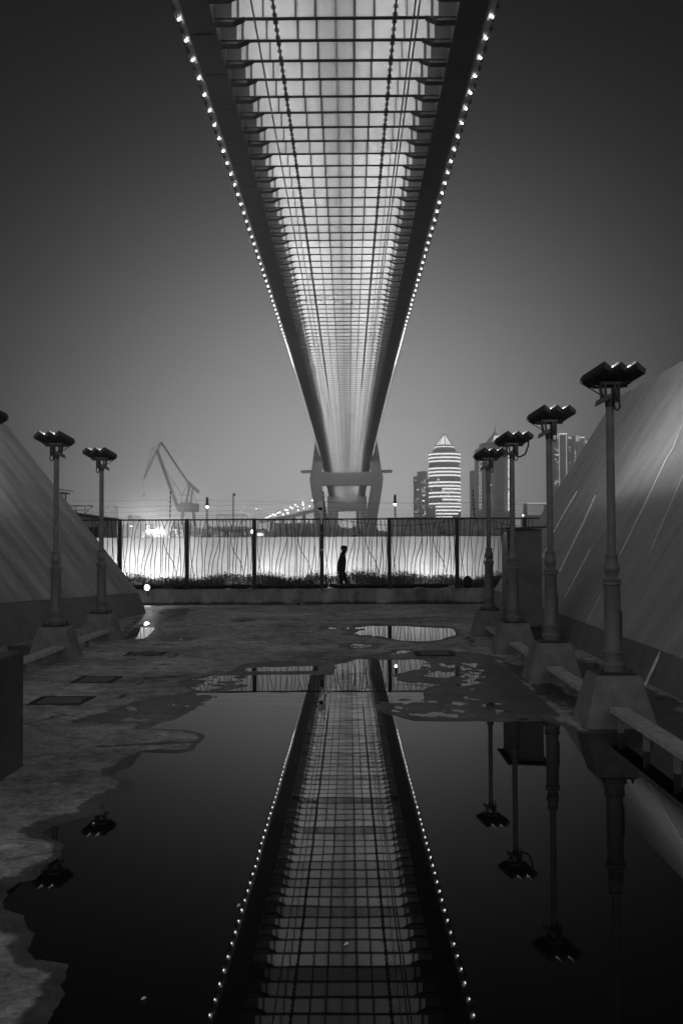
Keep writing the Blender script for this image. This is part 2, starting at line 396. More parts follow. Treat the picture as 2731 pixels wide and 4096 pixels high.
for sg in (-1, 1):
    pr = [(sg * 11.3, -2.4), (sg * 11.3, 0.29), (sg * 13.9, 0.29), (sg * 13.9, -2.4)]
    if sg > 0: pr = pr[::-1]
    gm = sweep(pr, SA, SB, 8.6)
    for s in [q for q in SN[::2] if q > 60]:            # splice plates under the girder
        a, b = (11.6, 13.6); x0, x1 = sorted((sg * a, sg * b)); z = zb(s) - 2.43
        gm.box(x0, x1, s + 1.5, s + 2.3, z, z + 0.06)
    gm.build('edge_girder', M_girder, BR)
    pr = [(sg * 13.93, -0.55), (sg * 13.93, 0.28), (sg * 15.0, 0.62), (sg * 15.35, 0.3), (sg * 15.2, 0.02), (sg * 14.7, -0.35)]
    if sg > 0: pr = pr[::-1]
    sweep(pr, SA, SB, 8.6).build('edge_fairing', M_fair, BR, smooth=False)
    # conduit with clips along the outer edge
    cm = MB(); st = [q for q in SN if 60 < q < 600]
    cm.tube([(sg * 15.46, q, zb(q) - 0.02) for q in st], 0.035, 5)
    for q in st:
        z = zb(q); x = sg * 15.4
        cm.box(x - 0.16, x + 0.16, q - 0.9, q - 0.55, z - 0.22, z + 0.1); cm.box(x - 0.1, x + 0.18, q + 0.9, q + 1.5, z - 0.14, z + 0.1)
    cm.build('edge_conduit', M_beam_under, BR)
    # inspection rail studded with clips, hung just under the beams
    rm = sweep([(sg * 5.6 - 0.09, -1.92), (sg * 5.6 - 0.09, -1.74), (sg * 5.6 + 0.09, -1.74), (sg * 5.6 + 0.09, -1.92)], SA, SB, 8.6)
    s = 70.0
    while s < 330:
        for q in (-1, 1): rm.box(sg * 5.6 + q * 0.13 - 0.1, sg * 5.6 + q * 0.13 + 0.1, s, s + 0.26, zb(s) - 1.95, zb(s) - 1.72)
        s += PITCH / 3
    rm.build('inspection_rail', M_beam_under, BR)
    # service pipes
    pm = MB(); st = [q for q in SN if q > 40][::2]
    offs = (7.55,) if sg < 0 else (7.35, 7.75)
    for of in offs: pm.tube([(sg * of, q, zb(q) - 1.86) for q in st], 0.085, 8)
    pm.build('service_pipe', mat('pipe_paint', 0.16, 0.5), BR, smooth=True)
def crossbeam_mesh(mb, s, rich=True):
    z = zb(s) if mb.cur_abs else 0.0; y = s if mb.cur_abs else 0.0
    mb.cur = 0
    mb.box(-11.3, 11.3, y - 0.02, y + 0.02, z - 1.68, z + 0.28)             # web
    mb.cur = 1
    mb.box(-11.3, 11.3, y - 0.27, y + 0.27, z - 1.74, z - 1.685)            # bottom flange
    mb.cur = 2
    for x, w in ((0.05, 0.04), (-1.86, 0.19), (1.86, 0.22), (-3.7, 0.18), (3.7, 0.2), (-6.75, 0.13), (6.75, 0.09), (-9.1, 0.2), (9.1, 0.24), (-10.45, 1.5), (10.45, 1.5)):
        mb.box(x - w / 2, x + w / 2, y - 0.2, y - 0.022, z - 1.683, z + 0.27)   # web stiffeners, widened and darkened as painted shadow; outermost wide plates stand for shade
    mb.cur = 1
    for sg in (-1, 1):                                                       # knee bracket down to the girder
        a, b, c = sg * 8.5, sg * 9.6, sg * 11.3
        mb.hull8([(a, y - 0.5, z - 1.76), (b, y - 0.5, z - 2.25), (b, y + 0.5, z - 2.25), (a, y + 0.5, z - 1.76)],
                 [(a, y - 0.5, z - 1.745), (b, y - 0.5, z - 2.19), (b, y + 0.5, z - 2.19), (a, y + 0.5, z - 1.745)])
        mb.hull8([(b, y - 0.5, z - 2.25), (c, y - 0.5, z - 2.25), (c, y + 0.5, z - 2.25), (b, y + 0.5, z - 2.25)],
                 [(b, y - 0.5, z - 2.19), (c, y - 0.5, z - 2.19), (c, y + 0.5, z - 2.19), (b, y + 0.5, z - 2.19)])
        mb.hull8([(b, y - 0.03, z - 2.18), (c, y - 0.03, z - 2.18), (c, y + 0.03, z - 2.18), (b, y + 0.03, z - 2.18)],
                 [(b, y - 0.03, z - 1.75), (c, y - 0.03, z - 1.75), (c, y + 0.03, z - 1.75), (b, y + 0.03, z - 1.75)])
        if rich:
            mb.box(min(b, c) + 0.6, min(b, c) + 0.66, y - 0.48, y + 0.48, z - 2.2, z - 1.75)
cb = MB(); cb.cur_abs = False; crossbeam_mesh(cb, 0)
cb0 = cb.build('crossbeam', [M_web, M_beam_under, M_stiff_shade], BR)
cb_sub = None
vis = [q for q in SN if 84 < q < 84 + PITCH * 100]
rest = [q for q in SN if q not in vis]
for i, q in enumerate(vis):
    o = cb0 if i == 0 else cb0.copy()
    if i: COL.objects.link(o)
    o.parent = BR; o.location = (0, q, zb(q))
mb = MB(); mb.cur_abs = True
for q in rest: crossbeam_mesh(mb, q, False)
tag(mb.build('crossbeam', [M_web, M_beam_under, M_stiff_shade], BR), kind='stuff')
# floodlights hung unseen in mid-bay without housings, shining up on the next web
LD = bpy.data.lights.new('bay_floodlight', 'AREA'); LD.shape = 'RECTANGLE'; LD.size = 9.2; LD.size_y = 0.16
LD.energy = 185.0; LD.spread = PI
LD2 = LD.copy(); LD2.energy = 320.0; LDm = LD.copy(); LDm.energy = 250.0
FACE = Matrix(((-1, 0, 0), (0, 0.55, -0.83), (0, -0.83, -0.55))).normalized().to_4x4()
def aim(loc, d):
    q = Vector(d).normalized().to_track_quat('-Z', 'Y'); return Matrix.Translation(loc) @ q.to_matrix().to_4x4()
for q in SN:
    if q < 40: continue
    for sg in (-1, 1):
        l = bpy.data.objects.new('bay_floodlight', LD if q < 125 else (LDm if q < 165 else LD2)); COL.objects.link(l); l.parent = BR
        l.matrix_local = aim((sg * 5.9, q + 1.3, zb(q) - 1.66), (-0.0 * sg, 0.72, 0.69))
# bulbs along both edges
bb = MB(); bb.ell((0, 0, 0), 0.075, 0.14, 0.11, 10, 6)
bulb_mesh = bb.build('edge_bulb', emit('edge_bulb_glow', 26.0), BR, smooth=True)
bs = MB(); bs.tube([(0, 0, 0.12), (0, 0, 0.34)], 0.06, 6)
bulb_cup = bs.build('bulb_socket', M_beam_under, bulb_mesh)
first = True
BST = [95.6 + PITCH * k for k in range(-2, 168)]
fars = MB()
for i, s in enumerate(BST):
    for sg in (-1, 1):
        if i < 50:
            if first: o = bulb_mesh; first = False
            else:
                o = bulb_mesh.copy(); COL.objects.link(o); c = bulb_cup.copy(); COL.objects.link(c); c.parent = o
            o.parent = BR; o.location = (sg * 15.22, s, zb(s) - 0.18); o.rotation_euler = (0, sg * 0.5, 0)
        elif not 576 < s < 590:
            fars.ell((sg * 15.22, s, zb(s) - 0.2), 0.09, 0.11, 0.12, 6, 4)
tag(fars.build('edge_bulb', emit('far_bulb_glow', 4.5), BR), kind='stuff')

# pylon: diamond frame on the far bank, part of the bridge
def quadbeam(mb, P, Q, w0, t0, w1, t1):  # tapered box between P and Q, w along x, t along y
    P, Q = Vector(P), Vector(Q)
    f = lambda C, w, t: [C + Vector((-w / 2, -t / 2, 0)), C + Vector((w / 2, -t / 2, 0)), C + Vector((w / 2, t / 2, 0)), C + Vector((-w / 2, t / 2, 0))]
    mb.hull8(f(P, w0, t0), f(Q, w1, t1))
PY = 582.0; pyl = MB()
for sg in (-1, 1):
    quadbeam(pyl, (sg * 11.2, PY, -3), (sg * 17.6, PY, 34), 7.0, 9, 6.6, 9)
    quadbeam(pyl, (sg * 17.6, PY, 34), (sg * 18.2, PY, 38.4), 6.6, 9, 6.2, 9)
    quadbeam(pyl, (sg * 18.2, PY, 38.4), (sg * 17.2, PY, 43), 6.2, 9, 6.0, 9)
    quadbeam(pyl, (sg * 17.2, PY, 43), (sg * 2.6, PY, 152), 6.0, 9, 5.0, 8)
    pyl.box(min(sg * 20, sg * 26.5), max(sg * 20, sg * 26.5), PY - 2, PY + 2, 41.6, 43.2)      # balconies
pyl.box(-16.5, 16.5, PY - 4.2, PY + 4.2, 34.2, 41.9)
pyl.box(-5.1, 5.1, PY - 3.6, PY + 3.6, 151.8, 164)
for sg in (-1, 1):
    pyl.mesh([(sg * 14, PY - 4.6, 41.9), (sg * 9, PY - 4.6, 34.2), (sg * 15.5, PY - 4.6, 34.2), (sg * 14, PY - 4.1, 41.9), (sg * 9, PY - 4.1, 34.2), (sg * 15.5, PY - 4.1, 34.2)],
             [(0, 1, 2), (3, 5, 4), (0, 3, 4, 1), (1, 4, 5, 2), (2, 5, 3, 0)])
pyl.build('pylon', M_pylon, BR)
pr_ = MB()
for sg in (-1, 1):
    quadbeam(pr_, (sg * 13.0, 805, -3), (sg * 13.2, 805, 38), 5.6, 6, 5.2, 6)
pr_.box(-10.4, 10.4, 802.5, 807.5, 25.8, 39.0)
quadbeam(pr_, (-8.6, 805.5, -3), (-8.6, 805.5, 25.8), 3, 3, 3, 3); quadbeam(pr_, (8.6, 805.5, -3), (8.6, 805.5, 25.8), 3, 3, 3, 3)
pr_.build('approach_pier', M_pylon, BR)
# ------------------------------------------------------------------ sloping concrete buttresses at both sides
def slope_mat(name, v, streak):
    m = bpy.data.materials.new(name); m.use_nodes = True; t = m.node_tree; p = t.nodes['Principled BSDF']
    p.inputs['Roughness'].default_value = 0.75
    co = N(t, 'ShaderNodeTexCoord'); mp = N(t, 'ShaderNodeMapping'); mp.inputs['Scale'].default_value = (0.55, 1.6, 0.35)
    mp.inputs['Rotation'].default_value = (0.25, 0, 0)
    t.links.new(co.outputs['Object'], mp.inputs[0])
    n1 = N(t, 'ShaderNodeTexNoise'); n1.inputs['Scale'].default_value = 1.3; n1.inputs['Detail'].default_value = 7; t.links.new(mp.outputs[0], n1.inputs['Vector'])
    n2 = N(t, 'ShaderNodeTexNoise'); n2.inputs['Scale'].default_value = 6; n2.inputs['Detail'].default_value = 9; n2.inputs['Roughness'].default_value = 0.7
    t.links.new(co.outputs['Object'], n2.inputs['Vector'])
    a = N(t, 'ShaderNodeMapRange'); t.links.new(n1.outputs['Fac'], a.inputs[0]); a.inputs[1].default_value = 0.3; a.inputs[2].default_value = 0.7
    a.inputs[3].default_value = v * (1 - streak); a.inputs[4].default_value = v * (1 + streak)
    b = N(t, 'ShaderNodeMapRange'); t.links.new(n2.outputs['Fac'], b.inputs[0]); b.inputs[1].default_value = 0.3; b.inputs[2].default_value = 0.7
    b.inputs[3].default_value = 0.88; b.inputs[4].default_value = 1.12
    t.links.new(mth(t, 'MULTIPLY', a.outputs[0], b.outputs[0]), p.inputs['Base Color'])
    bp = N(t, 'ShaderNodeBump'); bp.inputs['Strength'].default_value = 0.25; bp.inputs['Distance'].default_value = 0.01
    t.links.new(n2.outputs['Fac'], bp.inputs['Height']); t.links.new(bp.outputs[0], p.inputs['Normal'])
    return m
M_sl = slope_mat('buttress_left_concrete', 0.31, 0.33); M_sr = slope_mat('buttress_right_concrete', 0.33, 0.16)
M_low = mat('buttress_base_coat', 0.17, 0.8, 0.25, 2, bump=0.2)
def buttress(sg, xb0, yb0, xb1, yb1, zl0, zl1, slope, ztop, m, label):
    # foot line from (xb0,yb0) far to (xb1,yb1) near; low band up to zl; then the slope
    E_ = empty('concrete_buttress', (xb0, yb0, 0)); tag(E_, label, 'buttress', None)
    def P(x, y, z): return (x - xb0, y - yb0, z)
    k = 0.42; bx = sg * 9.0
    lo = MB()
    a0 = P(xb0, yb0, -0.05); a1 = P(xb1, yb1, -0.05); b0 = P(xb0 + sg * zl0 * k, yb0, zl0); b1 = P(xb1 + sg * zl1 * k, yb1, zl1)
    o0 = P(xb0 + bx, yb0, -0.05); o1 = P(xb1 + bx, yb1, -0.05); p0 = P(xb0 + bx, yb0, zl0); p1 = P(xb1 + bx, yb1, zl1)
    f = [(0, 1, 3, 2), (4, 6, 7, 5), (0, 2, 6, 4), (1, 5, 7, 3), (2, 3, 7, 6), (0, 4, 5, 1)]
    lo.mesh([a0, a1, b0, b1, o0, o1, p0, p1], f); lo.build('base_band', M_low, E_)
    up = MB(); e = 0.02
    # finely divided slope with a slightly uneven top edge
    n = 60; vs = []; fs = []; rng = random.Random(3)
    for i in range(n + 1):
        t = i / n; bx_ = b0[0] + (b1[0] - b0[0]) * t - sg * 0.012; by = b0[1] + (b1[1] - b0[1]) * t; bz = b0[2] + (b1[2] - b0[2]) * t
        zt = ztop + rng.uniform(-0.018, 0.018)
        vs += [(bx_, by, bz + 0.004), (bx_ + sg * (zt - bz) * slope, by, zt), (bx_ + sg * 8.5, by, zt), (bx_ + sg * 8.5, by, bz + 0.004)]
        if i < n:
            o = 4 * i
            for q in range(4): fs.append((o + q, o + (q + 1) % 4, o + 4 + (q + 1) % 4, o + 4 + q))
    fs += [(0, 3, 2, 1), (4 * n, 4 * n + 1, 4 * n + 2, 4 * n + 3)]
    up.mesh(vs, fs)
    o = up.build('slope_face', m, E_)
    bm = bmesh.new(); bm.from_mesh(o.data); bmesh.ops.recalc_face_normals(bm, faces=bm.faces); bm.to_mesh(o.data); bm.free()
    return E_
lb = buttress(-1, -5.22, 25.2, -6.9, 8.0, 0.52, 1.0, 0.79, 11.5, M_sl, 'stained sloping concrete buttress behind the left row of lamp posts')
rb = buttress(1, 3.72, 28.0, 3.6, 6.0, 0.42, 0.42, 0.64, 5.75, M_sr, 'smooth sloping concrete buttress with pale streaks behind the right lamp posts')
# pale streaks on the right slope
def on_right(x, y):            # where a photo pixel meets the right slope
    v = ray(x, y); k = 0.64
    x0 = 3.66 + 0.42 * 0.42 - 0.012; z0 = 0.424
    # plane: X - x0 - k (Z - z0) = 0
    t = (x0 + k * (CH - z0)) / (v.x - k * v.z); return Vector((0, 0, CH)) + v * t
nn = Vector((-1, 0, 0.64)).normalized()
for (pts, w) in (([(2725, 1700), (2690, 1790), (2662, 1835), (2560, 2050), (2455, 2265)], 0.03), ([(2760, 1830), (2640, 2110), (2560, 2300), (2505, 2370), (2470, 2460)], 0.026),
                 ([(2305, 1965), (2260, 2040), (2205, 2140)], 0.012), ([(2378, 1980), (2330, 2090), (2280, 2190), (2235, 2285)], 0.010),
                 ([(2358, 2197), (2310, 2290), (2254, 2392)], 0.02), ([(2402, 2375), (2350, 2478)], 0.02), ([(2750, 2380), (2680, 2520), (2572, 2745)], 0.034),
                 ([(2190, 2180), (2165, 2230)], 0.012)):
    P = [on_right(x, y) for x, y in pts]; mb = MB(); vs = []
    for i, p in enumerate(P):
        d = (P[min(i + 1, len(P) - 1)] - P[max(i - 1, 0)]).normalized(); a = d.cross(nn).normalized() * (w * 0.62 * (0.6 if i in (0, len(P) - 1) else 1))
        vs += [p - a + nn * 0.006, p + a + nn * 0.006, p + a - nn * 0.02, p - a - nn * 0.02]
    fs = []
    for i in range(len(P) - 1):
        for q in range(4): fs.append((4 * i + q, 4 * i + (q + 1) % 4, 4 * i + 4 + (q + 1) % 4, 4 * i + 4 + q))
    fs += [(3, 2, 1, 0), tuple(4 * (len(P) - 1) + q for q in range(4))]
    mb.mesh([v - Vector(rb.location) for v in vs], fs); mb.build('pale_streak', mat('pale_streak_paint', 0.85, 0.7, 0.3, 10), rb)

# ------------------------------------------------------------------ lamp posts
def rounded_box(mb, o, X, Y, Z, ch=0.2):  # chamfered on the long lower edges
    o, X, Y, Z = map(Vector, (o, X, Y, Z))
    q = [o, o + X * ch, o + X * (1 - ch), o + X, ]
    prof = [o, o + X, o + X + Z * (1 - ch * 1.2), o + X * (1 - ch) + Z, o + X * ch + Z, o + Z * (1 - ch * 1.2)]
    vs = prof + [p + Y for p in prof]; n = 6
    mb.mesh(vs, [tuple(range(n))[::-1], tuple(range(n, 2 * n))] + [(k, (k + 1) % n, n + (k + 1) % n, n + k) for k in range(n)])
FLD = bpy.data.lights.new('floodlight_beam', 'AREA'); FLD.shape = 'RECTANGLE'; FLD.size = 0.12; FLD.size_y = 0.12; FLD.energy = 150.0; FLD.spread = PI
def make_lamp(mx):
    E_ = empty('lamp_post')
    p = MB(); a, b = 0.22, 0.353
    p.hull8([(-b, -b, -0.05), (b, -b, -0.05), (b, b, -0.05), (-b, b, -0.05)], [(-a, -a, 0.49), (a, -a, 0.49), (a, a, 0.49), (-a, a, 0.49)])
    p.build('plinth', M_plinth, E_, bevel=0.018)
    q = MB(); q.box(-0.18, 0.18, -0.18, 0.18, 0.492, 0.512)
    bp = q.build('base_plate', M_steel_dark, E_, bevel=0.01)
    for sx in (-1, 1):
        for sy in (-1, 1):
            q = MB(); q.lathe([(0.014, 0), (0.014, 0.03), (0.007, 0.03), (0.007, 0.045)], (sx * 0.14, sy * 0.14, 0.513), 6); q.build('bolt', M_steel_dark, bp)
    q = MB()
    q.lathe([(0.118, 0.513), (0.118, 0.56), (0.121, 0.566), (0.121, 0.578), (0.104, 0.585), (0.101, 0.595), (0.096, 0.60), (0.094, 0.68), (0.1, 0.69), (0.1, 0.70), (0.083, 0.71),
             (0.080, 0.72), (0.080, 1.345), (0.085, 1.355), (0.0965, 1.362), (0.0965, 1.378), (0.09, 1.385), (0.09, 1.392), (0.0965, 1.40), (0.0965, 1.412),
             (0.068, 1.425), (0.0586, 1.437), (0.0586, 1.452), (0.072, 1.456), (0.072, 1.466), (0.062, 1.472), (0.075, 1.495), (0.082, 1.519), (0.078, 1.545), (0.066, 1.575),
             (0.0605, 1.603), (0.062, 1.63), (0.07, 1.638), (0.07, 1.656), (0.045, 1.66), (0.0425, 1.68), (0.0395, 3.2)], n=28)
    q.build('post', M_pole, E_, smooth=True)
    q = MB(); q.box(0.079, 0.086, -0.05, 0.03, 0.8, 1.1); q.build('access_door', M_pole, E_, bevel=0.003)
    # head: three floodlights in a row on an arm
    L = Vector((-0.187 * mx, 0.23, -0.117)); L = L.normalized() * 0.30
    A = Vector((0.105 * mx, 0.05, -0.068)); A = (A - L.normalized() * A.dot(L.normalized())).normalized() * 0.135
    Bv = A.cross(L).normalized() * 0.088
    if Bv.z > 0: Bv = -Bv
    arm = MB()
    arm.tube([(-0.19 * mx, 0.06, 3.36), (0.2 * mx, -0.02, 3.36)], 0.018, 8); arm.tube([(-0.15 * mx, 0.09, 3.33), (0.18 * mx, 0.0, 3.33)], 0.014, 8)
    for s in (-1, 1):
        arm.frame((s * 0.075 - 0.012, -0.02, 3.2), (0.024, 0, 0), (0, 0.05, 0), (0.02 * s, 0, 0.17)); arm.frame((s * 0.03 - 0.01, -0.025, 3.15), (0.02, 0, 0), (0, 0.05, 0), (0.02 * s, 0, 0.2))
    arm.box(-0.09, 0.09, -0.04, 0.04, 3.2, 3.222); arm.box(-0.1, 0.1, -0.03, 0.05, 3.34, 3.37); arm.lathe([(0.046, 3.12), (0.046, 3.2)], n=16)
    arm.build('lamp_bracket', M_house, E_)
    for k in range(3):
        ap = Vector(((-0.076 + 0.157 * k) * mx, -0.12, 3.557))
        u = MB(); rounded_box(u, ap, A, L, Bv, 0.16)
        fo = u.build('floodlight', M_house, E_)
        bmx = bmesh.new(); bmx.from_mesh(fo.data); bmesh.ops.recalc_face_normals(bmx, faces=bmx.faces); bmx.to_mesh(fo.data); bmx.free()
        nrm_ = -Bv.normalized(); g_ = MB()
        o = ap + A * 0.08 + L * 0.06 + nrm_ * 0.003
        g_.mesh([o, o + A * 0.84, o + A * 0.84 + L * 0.88, o + L * 0.88], [(0, 1, 2, 3) if (A.cross(L)).dot(nrm_) > 0 else (3, 2, 1, 0)])
        g_.build('glass', emit('floodlight_glow', 24.0), fo)
        if k:
            sl = MB(); sl.frame(ap + L * 0.01 + Bv * 0.02 - A * 0.03, A * 0.025, L * 0.7, Bv * 0.30); sl.build('lit_side_plate', mat('polished_visor', 0.85, 0.4), fo)  # added white plate stands for the housing side lit by its neighbour
        if k == 2:
            lo = bpy.data.objects.new('floodlight_beam', FLD); COL.objects.link(lo); lo.parent = fo
            lo.matrix_local = aim(ap + A * 0.5 + L * 0.5 - Bv * 0.35, (0.36 * mx, 0.10, 0.93))
        yk = MB(); c = ap + A * 0.5 + L * 0.5 + Bv * 1.0
        yk.tube([ap + A * 0.5 + L * 0.15 + Bv * 0.9, Vector((c.x, 0.02, 3.37)), ap + A * 0.5 + L * 0.85 + Bv * 0.95], 0.011, 6); yk.build('yoke', M_house, fo)
        u = MB(); 
        for j in range(3): u.frame(ap + A * 0.25 + L * (0.3 + 0.15 * j) + Bv * 1.0, A * 0.5, L * 0.05, Bv * 0.18)
        u.build('cooling_fins', M_house, fo)
    q = MB(); q.frame((-0.15 * mx, -0.07, 3.12), (0.15 * mx, -0.01, 0.075), (0, 0.07, 0), (0.01 * mx, 0, 0.06)); q.build('ballast_box', mat('ballast_paint', 0.07, 0.5), E_, bevel=0.004)
    q = MB(); q.tube([(0.06 * mx, 0, 3.31), (0.06 * mx, 0, 3.17)], 0.045, 12); q.build('junction_box', M_house, E_, smooth=True)
    q = MB()
    q.tube([(-0.27 * mx, 0.06, 3.42), (-0.28 * mx, 0.04, 3.37), (-0.2 * mx, 0.0, 3.31), (-0.1 * mx, -0.03, 3.24)], 0.006, 6)
    lp = [(0.045 * mx, -0.05, 3.27), (0.03 * mx, -0.055, 3.15), (0.035 * mx, -0.055, 3.10), (0.06 * mx, -0.055, 3.08), (0.085 * mx, -0.055, 3.11), (0.08 * mx, -0.055, 3.17), (0.06 * mx, -0.05, 3.22)]
    q.tube(lp, 0.010, 6); q.tube([(-0.09 * mx, -0.04, 3.36), (-0.1 * mx, -0.05, 3.3), (-0.07 * mx, -0.05, 3.22)], 0.006, 6)
    q.build('cable', M_cable, E_, smooth=True)
    return E_
LR = make_lamp(1); LL = make_lamp(-1)
labs_r = ['largest lamp post, nearest the camera in the right row, before the tall pale slope', 'right row lamp post just right of the steel cabinet, second from the camera',
          'right row lamp post in front of the steel cabinet, third along', 'smallest lamp post of the right row, beside the fence left of the cabinet']
for i, y in enumerate((9.93, 13.03, 16.1, 18.97)):
    o = LR if i == 0 else copy_tree(LR); o.location = (2.54, y, 0); tag(o, labs_r[i], 'lamp post', 'lamp posts along the right side')
labs_l = ['left row lamp post nearest the dark block, taller of the two fully seen', 'left row lamp post nearer the fence, its plinth at the buttress corner', 'lamp post cut off by the left edge, only a floodlight end showing there']
for i, (x, y) in enumerate(((-4.69, 15.7), (-4.67, 18.45), (-4.68, 12.62))):
    o = LL if i == 0 else copy_tree(LL); o.location = (x, y, 0); tag(o, labs_l[i], 'lamp post', 'lamp posts along the left side')
# extra hose on the third right post
q = MB(); q.tube([(0.27, 0.0, 3.46), (0.26, -0.03, 3.32), (0.2, -0.06, 3.18), (0.12, -0.06, 3.14), (0.05, -0.05, 3.16)], 0.014, 8)
h_ = q.build('cable_hose', M_cable, bpy.data.objects.get('lamp_post.003') or None, smooth=True)
for o in bpy.data.objects:
    if o.type == 'EMPTY' and o.name.startswith('lamp_post') and abs(o.location.y - 16.1) < 0.01: h_.parent = o

# low plank benches between the plinths
def bench(x0, x1, y0, y1, label):
    E_ = empty('low_bench', ((x0 + x1) / 2, (y0 + y1) / 2, 0)); tag(E_, label, 'bench', 'low plank benches between the lamp plinths')
    cx, cy = E_.location.x, E_.location.y; n = max(1, int((y1 - y0) / 1.4)); st = (y1 - y0) / n
    for i in range(n):
        q = MB(); q.box(x0 - cx, x1 - cx, y0 + st * i - cy + 0.004, y0 + st * (i + 1) - cy - 0.004, 0.16, 0.213); q.build('plank', M_bench, E_, bevel=0.004)
    k = max(2, int((y1 - y0) / 0.75) + 1)
    for i in range(k):
        yy = y0 + 0.12 + (y1 - y0 - 0.3) * i / (k - 1) - cy
        q = MB(); q.box(x0 - cx + 0.035, x0 - cx + 0.085, yy, yy + 0.04, -0.03, 0.158); q.build('leg', M_plinth, E_)
for (y0, y1, lb_) in ((5.2, 9.6, 'long pale plank bench nearest the camera, running to the largest right plinth'), (10.26, 12.7, 'pale bench between the two nearest right lamp plinths'),
                      (13.36, 15.77, 'cracked pale bench between the second and third right plinths'), (16.43, 18.64, 'small bench left of the cabinet, between the two farthest right plinths')):
    bench(2.42, 2.585, y0, y1, lb_)
for (y0, y1, lb_) in ((16.03, 18.12, 'low bench between the two left lamp plinths'), (12.95, 15.37, 'low bench between the dark block and the left lamp plinth'), (9.0, 12.25, 'low bench mostly hidden behind the dark block at left')):
    bench(-4.62, -4.45, y0, y1, lb_)
# dark block at the left edge
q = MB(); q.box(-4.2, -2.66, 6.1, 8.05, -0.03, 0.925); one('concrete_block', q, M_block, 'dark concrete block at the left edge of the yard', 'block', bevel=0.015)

# ------------------------------------------------------------------ steel cabinet
E_ = empty('steel_cabinet', (2.965, 17.85, 0)); tag(E_, 'dark steel electrical cabinet with flat overhanging lid by the right buttress', 'cabinet')
q = MB(); q.box(-0.26, 0.26, -0.5, 0.5, -0.03, 0.30); q.build('cabinet_footing', M_block, E_)
q = MB(); q.box(-0.265, 0.265, -0.55, 0.55, 0.302, 2.0); q.build('cabinet_body', M_cab, E_, bevel=0.008)
q = MB(); q.hull8([(-0.37, -0.66, 1.985), (0.37, -0.66, 2.02), (0.37, 0.62, 2.02), (-0.37, 0.62, 2.002)], [(-0.37, -0.66, 2.02), (0.37, -0.66, 2.05), (0.37, 0.62, 2.05), (-0.37, 0.62, 2.03)]); q.build('lid', M_steel_dark, E_)
q = MB(); q.box(-0.274, -0.2655, -0.48, 0.1, 0.4, 1.93); d_ = q.build('cabinet_door', M_cab, E_, bevel=0.003)
q = MB(); q.tube([(-0.285, -0.40, 1.0), (-0.31, -0.40, 1.03), (-0.31, -0.40, 1.13), (-0.285, -0.40, 1.16)], 0.012, 6); q.build('handle', M_steel_dark, d_)
q = MB(); q.tube([(-0.30, -0.5, 0.32), (-0.30, -0.5, 1.97)], 0.018, 8); q.build('conduit', M_steel_dark, E_)
for x in (-0.2, 0.2):
    q = MB(); q.lathe([(0.02, 0), (0.02, 0.02)], (x, -0.555, 0.33), 8); q.build('bolt', M_steel_dark, E_)

# ------------------------------------------------------------------ low wall and iron fence across the far end of the yard
m = bpy.data.materials.new('low_wall_concrete'); m.use_nodes = True; t = m.node_tree; p = t.nodes['Principled BSDF']; p.inputs['Roughness'].default_value = 0.85
geo = N(t, 'ShaderNodeNewGeometry'); sp = N(t, 'ShaderNodeSeparateXYZ'); t.links.new(geo.outputs['Position'], sp.inputs[0])
mp = N(t, 'ShaderNodeMapping'); mp.inputs['Scale'].default_value = (1.0, 1.0, 0.45); t.links.new(geo.outputs['Position'], mp.inputs[0])
n = N(t, 'ShaderNodeTexNoise'); n.inputs['Scale'].default_value = 2.2; n.inputs['Detail'].default_value = 8; n.inputs['Roughness'].default_value = 0.65; t.links.new(mp.outputs[0], n.inputs['Vector'])
def mrx(t, v, a, b, c, d, sm=False):
    k = N(t, 'ShaderNodeMapRange'); t.links.new(v, k.inputs[0])
    if sm: k.interpolation_type = 'SMOOTHSTEP'
    for i, q_ in enumerate((a, b, c, d)): k.inputs[i + 1].default_value = q_
    return k.outputs[0]
st = mrx(t, n.outputs['Fac'], 0.35, 0.65, 0.14, 0.42)
low = mrx(t, mth(t, 'ADD', sp.outputs['Z'], mth(t, 'MULTIPLY', mth(t, 'SUBTRACT', n.outputs['Fac'], 0.5), 0.25)), 0.05, 0.12, 0.22, 1.0, True)   # grime line at the foot
t.links.new(mth(t, 'MULTIPLY', st, low), p.inputs['Base Color'])
b = N(t, 'ShaderNodeBump'); b.inputs['Strength'].default_value = 0.4; b.inputs['Distance'].default_value = 0.02; t.links.new(n.outputs['Fac'], b.inputs['Height']); t.links.new(b.outputs[0], p.inputs['Normal'])
E_ = empty('low_wall', (-1, 28.5, 0)); tag(E_, 'stained low concrete wall carrying the iron fence', 'wall')
q = MB(); q.box(-12, 6.5, -0.13, 0.16, -0.05, 0.456); q.build('wall_body', m, E_, bevel=0.01)
q = MB(); pts = []
for k in range(13):
    a = PI * k / 12; pts.append((math.cos(a), math.sin(a)))
dx = gr(1194, 2419).x + 1
vs = [(dx + 0.2 * c, -0.30, 0.19 * s - 0.02) for c, s in pts] + [(dx + 0.07 * c, -0.30, 0.10 * s - 0.02) for c, s in pts] + [(dx + 0.2 * c, -0.131, 0.19 * s - 0.02) for c, s in pts] + [(dx + 0.07 * c, -0.131, 0.10 * s - 0.02) for c, s in pts]
fs = []
for k in range(12):
    fs += [(k, k + 1, 14 + k, 13 + k), (26 + k, 27 + k, k + 1, k), (13 + k, 14 + k, 40 + k, 39 + k)]
q.mesh(vs, fs); q.build('drain_outlet', M_plinth, E_)
q = MB(); q.box(dx - 0.065, dx + 0.065, -0.136, -0.132, -0.03, 0.075); q.build('drain_hole', M_dark, E_)

